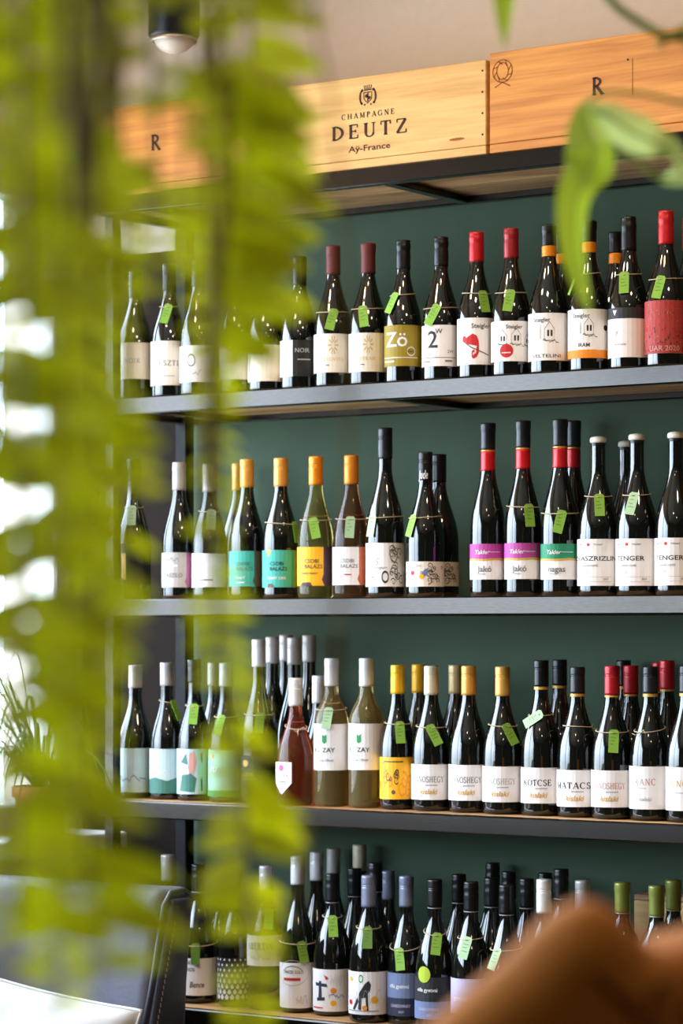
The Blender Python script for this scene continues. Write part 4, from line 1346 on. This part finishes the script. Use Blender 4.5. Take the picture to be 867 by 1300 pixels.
strap_green = leafmat('strap_leaf_green', (70, 92, 46), 0.3)
terra = mat('terracotta_pot', (176, 96, 56), 0.8, var=0.08, scale=20, bump=0.1)
soil = mat('potting_soil', (48, 36, 28), 0.95, var=0.2, scale=90, bump=0.6)
SILL = WZ0 - .005
sp_ = thing('potted_plant', 'terracotta potted plant with thin arching leaves on the windowsill', 'plant', (-.885, .10, SILL))
bm = bmesh.new()
add_lathe(bm, [(0, 0), (.045, 0), (.058, .085), (.066, .086), (.067, .11), (.060, .112), (.057, .095), (0, .094)], 28)
from_bm('pot', bm, terra, sp_, True)
bm = bmesh.new(); add_lathe(bm, [(.0555, .0955), (.04, .100), (0, .102)], 20)
from_bm('soil', bm, soil, sp_, True)
rr = random.Random(12)
for k in range(44):
    az = math.radians(rr.uniform(-165, -22))
    ln = rr.uniform(.24, .52)
    rise = rr.uniform(.08, .30)
    dr = Vector((math.cos(az), math.sin(az), 0))
    reach = ln * rr.uniform(.5, .95)
    if dr.x < -.1:
        reach = min(reach, .075 / -dr.x)
    pts = []
    for i in range(9):
        t_ = i / 8
        pts.append(dr * (reach * t_ + .012) + Vector((0, 0, .10 + rise * (1 - (1 - 2 * t_ * .8) ** 2) * 1.1 - ln * .12 * t_ ** 3)))
    bm = bmesh.new()
    ribbon(bm, pts, [.002 + .0055 * math.sin(PI * min(1, .2 + .8 * i / 8)) ** .8 for i in range(9)], dr.cross(Vector((0, 0, 1))), .3, 2)
    from_bm('leaf', bm, strap_green, sp_, True)

# ---------------------------------------------------------------- the hanging fern
RIGHT, UPV, FWD = Vector((CS, SN, 0)), Vector((0, 0, 1)), Vector((-SN, CS, 0))
fern_a = leafmat('fern_leaflet_green', (184, 188, 14), 0.4, 0.65)
rach = mat('fern_stem_brown', (104, 84, 34), 0.7, var=0.15)
old = mat('dry_fern_stem', (136, 118, 30), 0.8, var=0.15)
pot_grey = mat('hanging_pot_grey', (88, 86, 82), 0.7, var=0.06)
fp = at_d(150, -150, 1.62)
fern = thing('hanging_fern', 'lush yellow green fern trailing long fronds from a hanging pot', 'plant', fp)
bm = bmesh.new()
add_lathe(bm, [(0, 0), (.075, 0), (.085, .01), (.115, .15), (.122, .15), (.122, .165), (.108, .166), (.104, .145), (0, .143)], 32)
from_bm('pot', bm, pot_grey, fern, True)
bm = bmesh.new(); add_lathe(bm, [(.102, .1455), (.06, .15), (0, .152)], 20)
from_bm('soil', bm, soil, fern, True)
for k in range(3):
    a = k * 2.094 + .4
    bm = bmesh.new()
    add_tube(bm, [(.118 * math.cos(a), .118 * math.sin(a), .16), (0, 0, .75), (0, 0, ZC - fp.z - .002)], .0025, 6)
    from_bm('cord', bm, black_metal, fern)

# leaflet shapes: a blade along +x, one unit long
LEAFLET = []
for q in range(3):
    bm = bmesh.new()
    rr = random.Random(q)
    prof = [(0, .08), (.08, .31), (.3, .38), (.55, .34), (.8, .24), (1.0, .03)]
    rows = []
    for x, w in prof:
        dz = -.16 * x * x - .03 * q * x
        rows.append([bm.verts.new((x, -w / 2 * (1 + .1 * rr.random()), dz + .03)), bm.verts.new((x, 0, dz)), bm.verts.new((x, w / 2 * (1 + .1 * rr.random()), dz + .03))])
    for a, b in zip(rows, rows[1:]):
        for k in range(2):
            bm.faces.new((a[k], b[k], b[k + 1], a[k + 1]))
    me = bpy.data.meshes.new('leaflet'); bm.normal_update(); bm.to_mesh(me); bm.free()
    me.polygons.foreach_set('use_smooth', [True] * len(me.polygons))
    me.materials.append(fern_a)
    LEAFLET.append(me)

# each frond: spine (u, v, distance), then leaflet reach in pixels on either side along v
FRONDS = [
    ([(150, -190), (118, -60), (112, 120), (118, 330), (124, 600), (118, 900), (112, 1060), (108, 1150)], 1.56, [(-60, 62, 60), (200, 75, 78), (400, 85, 62), (450, 85, 44), (520, 90, 84), (640, 92, 88), (760, 90, 84), (860, 85, 50), (1000, 80, 46), (1060, 60, 60), (1150, 20, 20)]),
    ([(120, -190), (40, -60), (30, 200), (34, 500), (26, 900), (20, 1120), (16, 1240)], 1.48, [(-60, 70, 80), (400, 80, 86), (900, 84, 90), (1150, 60, 70), (1240, 20, 20)]),
    ([(170, -190), (186, -60), (196, 120), (200, 260), (196, 350), (190, 415)], 1.66, [(-60, 70, 66), (150, 74, 72), (300, 56, 52), (415, 14, 14)]),
    ([(210, -190), (300, -60), (318, 60), (312, 200), (296, 320), (280, 430), (272, 525)], 1.86, [(-60, 80, 96), (60, 78, 100), (200, 72, 116), (290, 62, 120), (350, 48, 112), (420, 36, 96), (470, 30, 60), (525, 14, 16)]),
    ([(190, -190), (244, -60), (262, 180), (268, 420), (276, 600), (272, 720), (282, 850), (300, 960), (312, 1080), (316, 1190), (318, 1300), (318, 1340)], 1.84, [(-60, 60, 56), (300, 54, 50), (480, 34, 40), (560, 36, 36), (640, 40, 30), (740, 46, 44), (850, 44, 48), (930, 44, 70), (1000, 56, 84), (1060, 72, 86), (1160, 70, 60), (1220, 56, 50), (1340, 30, 30)]),
    ([(130, -190), (80, -60), (76, 300), (72, 700), (92, 950), (112, 1100), (128, 1190), (122, 1250)], 1.52, [(-60, 64, 60), (600, 76, 72), (900, 86, 70), (1010, 90, 96), (1090, 90, 124), (1180, 74, 118), (1250, 34, 50)]),
    ([(100, -190), (10, -60), (2, 400), (44, 800), (64, 1060), (72, 1200), (76, 1290)], 1.60, [(-60, 60, 70), (700, 80, 80), (1060, 80, 84), (1200, 64, 76), (1290, 30, 36)]),
    ([(160, -190), (150, -60), (152, 200), (158, 520), (160, 640), (150, 760), (146, 850)], 1.74, [(-60, 66, 60), (200, 70, 62), (400, 60, 20), (470, 50, 12), (560, 60, 50), (700, 60, 56), (850, 20, 20)]),
    ([(110, -190), (62, -60), (66, 200), (60, 450), (78, 700), (90, 880)], 1.66, [(-60, 64, 64), (450, 70, 62), (700, 70, 64), (880, 26, 26)]),
    ([(140, -190), (98, -60), (92, 200), (98, 420), (104, 640), (98, 800)], 1.80, [(-60, 60, 62), (400, 64, 54), (640, 64, 60), (800, 24, 24)]),
    ([(215, -190), (284, -60), (292, 60), (288, 200), (272, 330), (262, 430), (258, 480)], 1.74, [(-60, 70, 96), (100, 70, 104), (290, 60, 110), (400, 34, 86), (440, 26, 50), (480, 10, 16)]),
    ([(200, -190), (230, -60), (236, 80), (232, 200), (236, 300), (238, 352)], 1.72, [(-60, 70, 70), (80, 70, 74), (200, 60, 64), (352, 16, 16)]),
]


def interp(tab, v):
    for (v0, a0, b0), (v1, a1, b1) in zip(tab, tab[1:]):
        if v <= v1:
            f = max(0, (v - v0) / (v1 - v0))
            return a0 + (a1 - a0) * f, b0 + (b1 - b0) * f
    return tab[-1][1], tab[-1][2]


# thin places where the window shows between the fronds: column, row, reach
GAPS = ((215, 28, 26), (222, 62, 24), (178, 96, 22), (196, 178, 30), (236, 214, 22), (205, 160, 24), (34, 428, 17), (30, 530, 17), (28, 636, 16), (42, 742, 17), (16, 842, 17), (48, 936, 15), (46, 1000, 15), (205, 405, 22), (225, 640, 22), (212, 900, 26), (246, 905, 24), (210, 965, 26), (176, 965, 22), (250, 1215, 30), (212, 1095, 20), (222, 715, 20))
rr = random.Random(21)
cand = []
for fi, (sp2, dist, tab) in enumerate(FRONDS):
    smp = spline(sp2, 10)
    # the frond springs from the pot, bends over its rim and hangs
    wpts = [Vector((0, 0, .146)), Vector((0, 0, .22)) + (at_d(sp2[0][0], sp2[0][1], dist) - fp) * .35]
    hang = []
    for (u, v) in smp[10:]:
        hang.append((u, v, at_d(u, v, dist + .012 * math.sin(v / 90 + fi)) - fp))
    a0 = wpts[1]; b0 = hang[0][2] + Vector((0, 0, .03))
    rimdir = (hang[0][2] - Vector((0, 0, hang[0][2].z)))
    out_ = rimdir.normalized() * max(.135, rimdir.length)
    wpts.append(Vector((out_.x * .75, out_.y * .75, .235)))
    wpts.append(Vector((out_.x, out_.y, .17)))
    path = spline([tuple(p) for p in wpts + [hang[0][2]]], 5)[:-1] + [tuple(h[2]) for h in hang]
    bm = bmesh.new()
    nn = len(path)
    add_tube(bm, path, [.0026 - .0016 * i / nn for i in range(nn)], 5)
    fr = from_bm('frond', bm, rach, fern, True)
    # leaflets in pairs down the hanging length
    acc, k = 0.0, 0
    stepm = .0150
    for i in range(1, len(hang)):
        p0, p1 = hang[i - 1][2], hang[i][2]
        seg = (p1 - p0).length
        while acc < seg:
            f = acc / seg
            p = p0.lerp(p1, f)
            v = hang[i - 1][1] + (hang[i][1] - hang[i - 1][1]) * f
            Ls = interp(tab, v)
            dn = (p1 - p0).normalized()
            for s, px_ in ((-1, Ls[0]), (1, Ls[1])):
                L = px_ * dist / FPX * rr.uniform(.86, 1.12)
                if rr.random() < .04:
                    continue
                ang = math.radians(rr.uniform(-4, 26))
                x = (RIGHT * s * math.cos(ang) - UPV * math.sin(ang) + FWD * rr.uniform(-.45, .35)).normalized()
                z = (-FWD + UPV * rr.uniform(.1, .9) + RIGHT * rr.uniform(-.35, .35))
                z = (z - x * z.dot(x)).normalized()
                y = z.cross(x)
                M = Matrix(((x.x * L, y.x * L, z.x * L, p.x), (x.y * L, y.y * L, z.y * L, p.y), (x.z * L, y.z * L, z.z * L, p.z), (0, 0, 0, 1)))
                if any(math.hypot(p_[0] - g[0], p_[1] - g[1]) < g[2] for g in GAPS for p_ in [((p + x * (L * q) + fp - CAM).dot(RIGHT) / (p + x * (L * q) + fp - CAM).dot(FWD) * FPX + 433.5, HORIZON - (p + x * (L * q) + fp - CAM).z / (p + x * (L * q) + fp - CAM).dot(FWD) * FPX) for q in (.1, .4, .7, 1)]):
                    continue
                cand.append((L / dist * (1 if v > -20 else .2), fr, M, k))
                k += 1
            acc += (stepm if fi not in (3, 4) else .0155) * rr.uniform(.9, 1.1)
        acc -= seg
cand.sort(key=lambda c: -c[0])
for _, fr, M, k in cand[:298]:
    o = bpy.data.objects.new('leaflet', LEAFLET[k % 3])
    COL.objects.link(o)
    o.parent = fr
    o.matrix_local = M
bm = bmesh.new()
for _, fr, M, k in cand[298:]:
    src = LEAFLET[k % 3]
    vsx = [bm.verts.new(M @ v.co) for v in src.vertices]
    for p in src.polygons:
        f = bm.faces.new([vsx[i] for i in p.vertices])
o = from_bm('small_leaflets', bm, fern_a, fern, True)
o['kind'] = 'stuff'
# old dry stems hanging in the crown, and one long bare runner
for u, dz, vb in ((102, -.20, 300), (116, -.22, 340), (127, -.19, 290), (138, -.2, 200), (92, -.2, 230), (266, .1, 740), (274, .14, 700), (281, .1, 560), ):
    pts = [tuple(at_d(u + 22 * (1 if u < 200 else -2), -190, 1.6 + dz) - fp + Vector((0, 0, .07)))] + [tuple(at_d(u + 8 * math.sin(v / 70 + u), v, 1.6 + dz) - fp) for v in range(-80, vb, 60)]
    bm = bmesh.new(); add_tube(bm, spline(pts, 4), (.0032 if u < 200 else .0022), 6)
    from_bm('dry_stem', bm, old, fern, True)
pts = [tuple(Vector((.09, 0, .17))), tuple(Vector((.16, .05, .14)))] + [tuple(at_d(u, v, 1.66) - fp) for u, v in ((400, -60), (424, 150), (438, 330), (442, 520), (436, 680), (424, 840), (402, 980), (388, 1080), (380, 1150))]
bm = bmesh.new(); add_tube(bm, spline(pts, 6), .0013, 6)
from_bm('runner', bm, old, fern, True)

# ---------------------------------------------------------------- trailing broad-leaved vine at the top
vine_leaf = leafmat('vine_leaf_green', (160, 182, 48), 0.5, 0.15)
vine_pale = leafmat('vine_leaf_pale_underside', (186, 204, 124), 0.5, 0.1)
vine_stem = mat('vine_stem_green', (128, 146, 56), 0.5, var=0.1)
VD = 2.45
vp = at_d(800, -120, VD)
vine = thing('trailing_vine', 'trailing vine with a large drooping bright green leaf before the crates', 'plant', vp)


def vleaf(name, pts, m, fold, twist=0.0):
    sm = spline(pts, 5)
    P = [at_d(u, v, VD + dd) - vp for u, v, w, dd in sm]
    W = [max(w, .8) * VD / FPX for u, v, w, dd in sm]
    sd = []
    for i in range(len(P)):
        d = (P[min(i + 1, len(P) - 1)] - P[max(i - 1, 0)]).normalized()
        c = (-FWD).cross(d)
        c = c if c.length > .05 else RIGHT
        sd.append((c.normalized() + FWD * twist).normalized())
    bm = bmesh.new()
    ribbon(bm, P, W, sd, fold, 6)
    o = from_bm(name, bm, m, vine, True)
    bm = bmesh.new()
    add_tube(bm, [p for p in P[:-1]], [.0016 * (1 - .8 * i / len(P)) for i in range(len(P) - 1)], 5)
    from_bm('midrib', bm, vine_stem, o, True)
    return o


vleaf('leaf', [(742, 131, 16, .02), (746, 158, 50, 0), (753, 185, 64, -.02), (750, 212, 66, -.02), (733, 245, 48, 0), (728, 282, 40, .01), (731, 328, 31, .02), (742, 374, 17, .02), (748, 398, 1, .02)], vine_leaf, -.45, .25)
vleaf('leaf', [(740, 138, 14, .03), (768, 146, 34, .03), (800, 166, 50, .04), (830, 180, 40, .05), (852, 190, 28, .04), (863, 206, 17, .02), (861, 224, 8, 0)], vine_pale, .5, -.3)
vleaf('leaf', [(834, 226, 3, .05), (850, 228, 20, .05), (880, 220, 30, .06), (915, 205, 26, .06), (940, 195, 1, .06)], vine_pale, .3, .2)
vleaf('leaf', [(640, -70, 20, .0), (640, -30, 34, 0), (640, 5, 26, 0), (640, 34, 15, .01), (641, 62, 1, .02)], vine_leaf, -.3, .1)
for pts, r_ in (([(786, 200), (800, 200), (820, 214), (838, 227)], .0030), ([(740, -60), (775, 0), (815, 30), (845, 45), (890, 52)], .0046), ([(900, 10), (872, 34), (846, 48), (836, 60)], .0034), ([(760, -120), (690, -95), (640, -70)], .003), ([(800, -120), (770, -90), (740, -60)], .0046),
                ([(890, 52), (905, 90), (880, 130), (820, 120), (770, 118), (742, 131)], .0022), ([(905, 90), (925, 150), (940, 195)], .0024)):
    P = spline([tuple(at_d(u, v, VD + .045) - vp) for u, v in pts], 5)
    bm = bmesh.new(); add_tube(bm, P, r_, 7)
    from_bm('stem', bm, vine_stem, vine, True)

# ---------------------------------------------------------------- rust brown wing chair near the camera
rust = mat('rust_brown_velvet', (178, 108, 32), 0.9, var=0.12, scale=30, bump=0.15)
rb = rust.node_tree.nodes['Principled BSDF']
rb.inputs['Sheen Weight'].default_value = 0.0
rb.inputs['Sheen Roughness'].default_value = 0.4
CD = 1.65
base = at_d(1000, 1300, CD) + FWD * .25; base.z = 0
ch = thing('wing_chair', 'rust brown velvet wing chair with a rounded high back', 'chair', base, TH)
K = CD / FPX


def loc2(u, v):
    return (u - 1000) * K, CAM.z + (HORIZON - v) * K


def padded(name, outline, y0, y1, bev, m, parent):
    bm = bmesh.new()
    f0 = bm.faces.new([bm.verts.new((x, y0, z)) for x, z in outline])
    r = bmesh.ops.extrude_face_region(bm, geom=[f0])
    for v in r['geom']:
        if isinstance(v, bmesh.types.BMVert):
            v.co.y = y1
    bmesh.ops.recalc_face_normals(bm, faces=bm.faces[:])
    es = [e for e in bm.edges if len(e.link_faces) == 2 and abs(e.link_faces[0].normal.y - e.link_faces[1].normal.y) > .5]
    bmesh.ops.bevel(bm, geom=es, offset=bev, segments=5, affect='EDGES', profile=0.5)
    return from_bm(name, bm, m, parent, True)


hump = [(490, 1362), (545, 1315), (600, 1268), (645, 1228), (686, 1186), (722, 1160), (755, 1152), (785, 1163), (812, 1188), (836, 1214), (870, 1250), (880, 1500), (880, 2200), (520, 2300), (440, 1700), (455, 1450)]
out = spline([loc2(u, v) for u, v in hump] + [loc2(*hump[0])], 3)[:-1]
padded('wing', out, -.26, -.16, .038, rust, ch)
back = [(812, 1240), (818, 1250), (836, 1232), (880, 1216), (960, 1200), (1060, 1186), (1250, 1180), (1440, 1186), (1540, 1200), (1610, 1216), (1658, 1232), (1678, 1250), (1688, 1240), (1690, 1600), (1690, 2300), (810, 2300), (810, 1600)]
out = spline([loc2(u, v) for u, v in back] + [loc2(*back[0])], 3)[:-1]
padded('backrest', out, -.22, -.06, .04, rust, ch)
out = spline([(-(x) + 2 * loc2(1250, 0)[0], z) for x, z in [loc2(u, v) for u, v in hump]] + [(-(loc2(*hump[0])[0]) + 2 * loc2(1250, 0)[0], loc2(*hump[0])[1])], 3)[:-1]
padded('wing', out, -.26, -.16, .038, rust, ch)
xm = loc2(1250, 0)[0]
bm = bmesh.new(); add_box(bm, xm - .28, xm + .28, -.72, -.1, .28, .46, .05, 4)
from_bm('seat', bm, rust, ch, True)
for sx in (-1, 1):
    for sy in (-.66, -.14):
        bm = bmesh.new(); add_tube(bm, [(xm + sx * .24, sy, 0), (xm + sx * .24, sy, .3)], [.014, .022], 10)
        from_bm('leg', bm, mat('dark_chair_wood', (60, 38, 24), .5), ch, True)
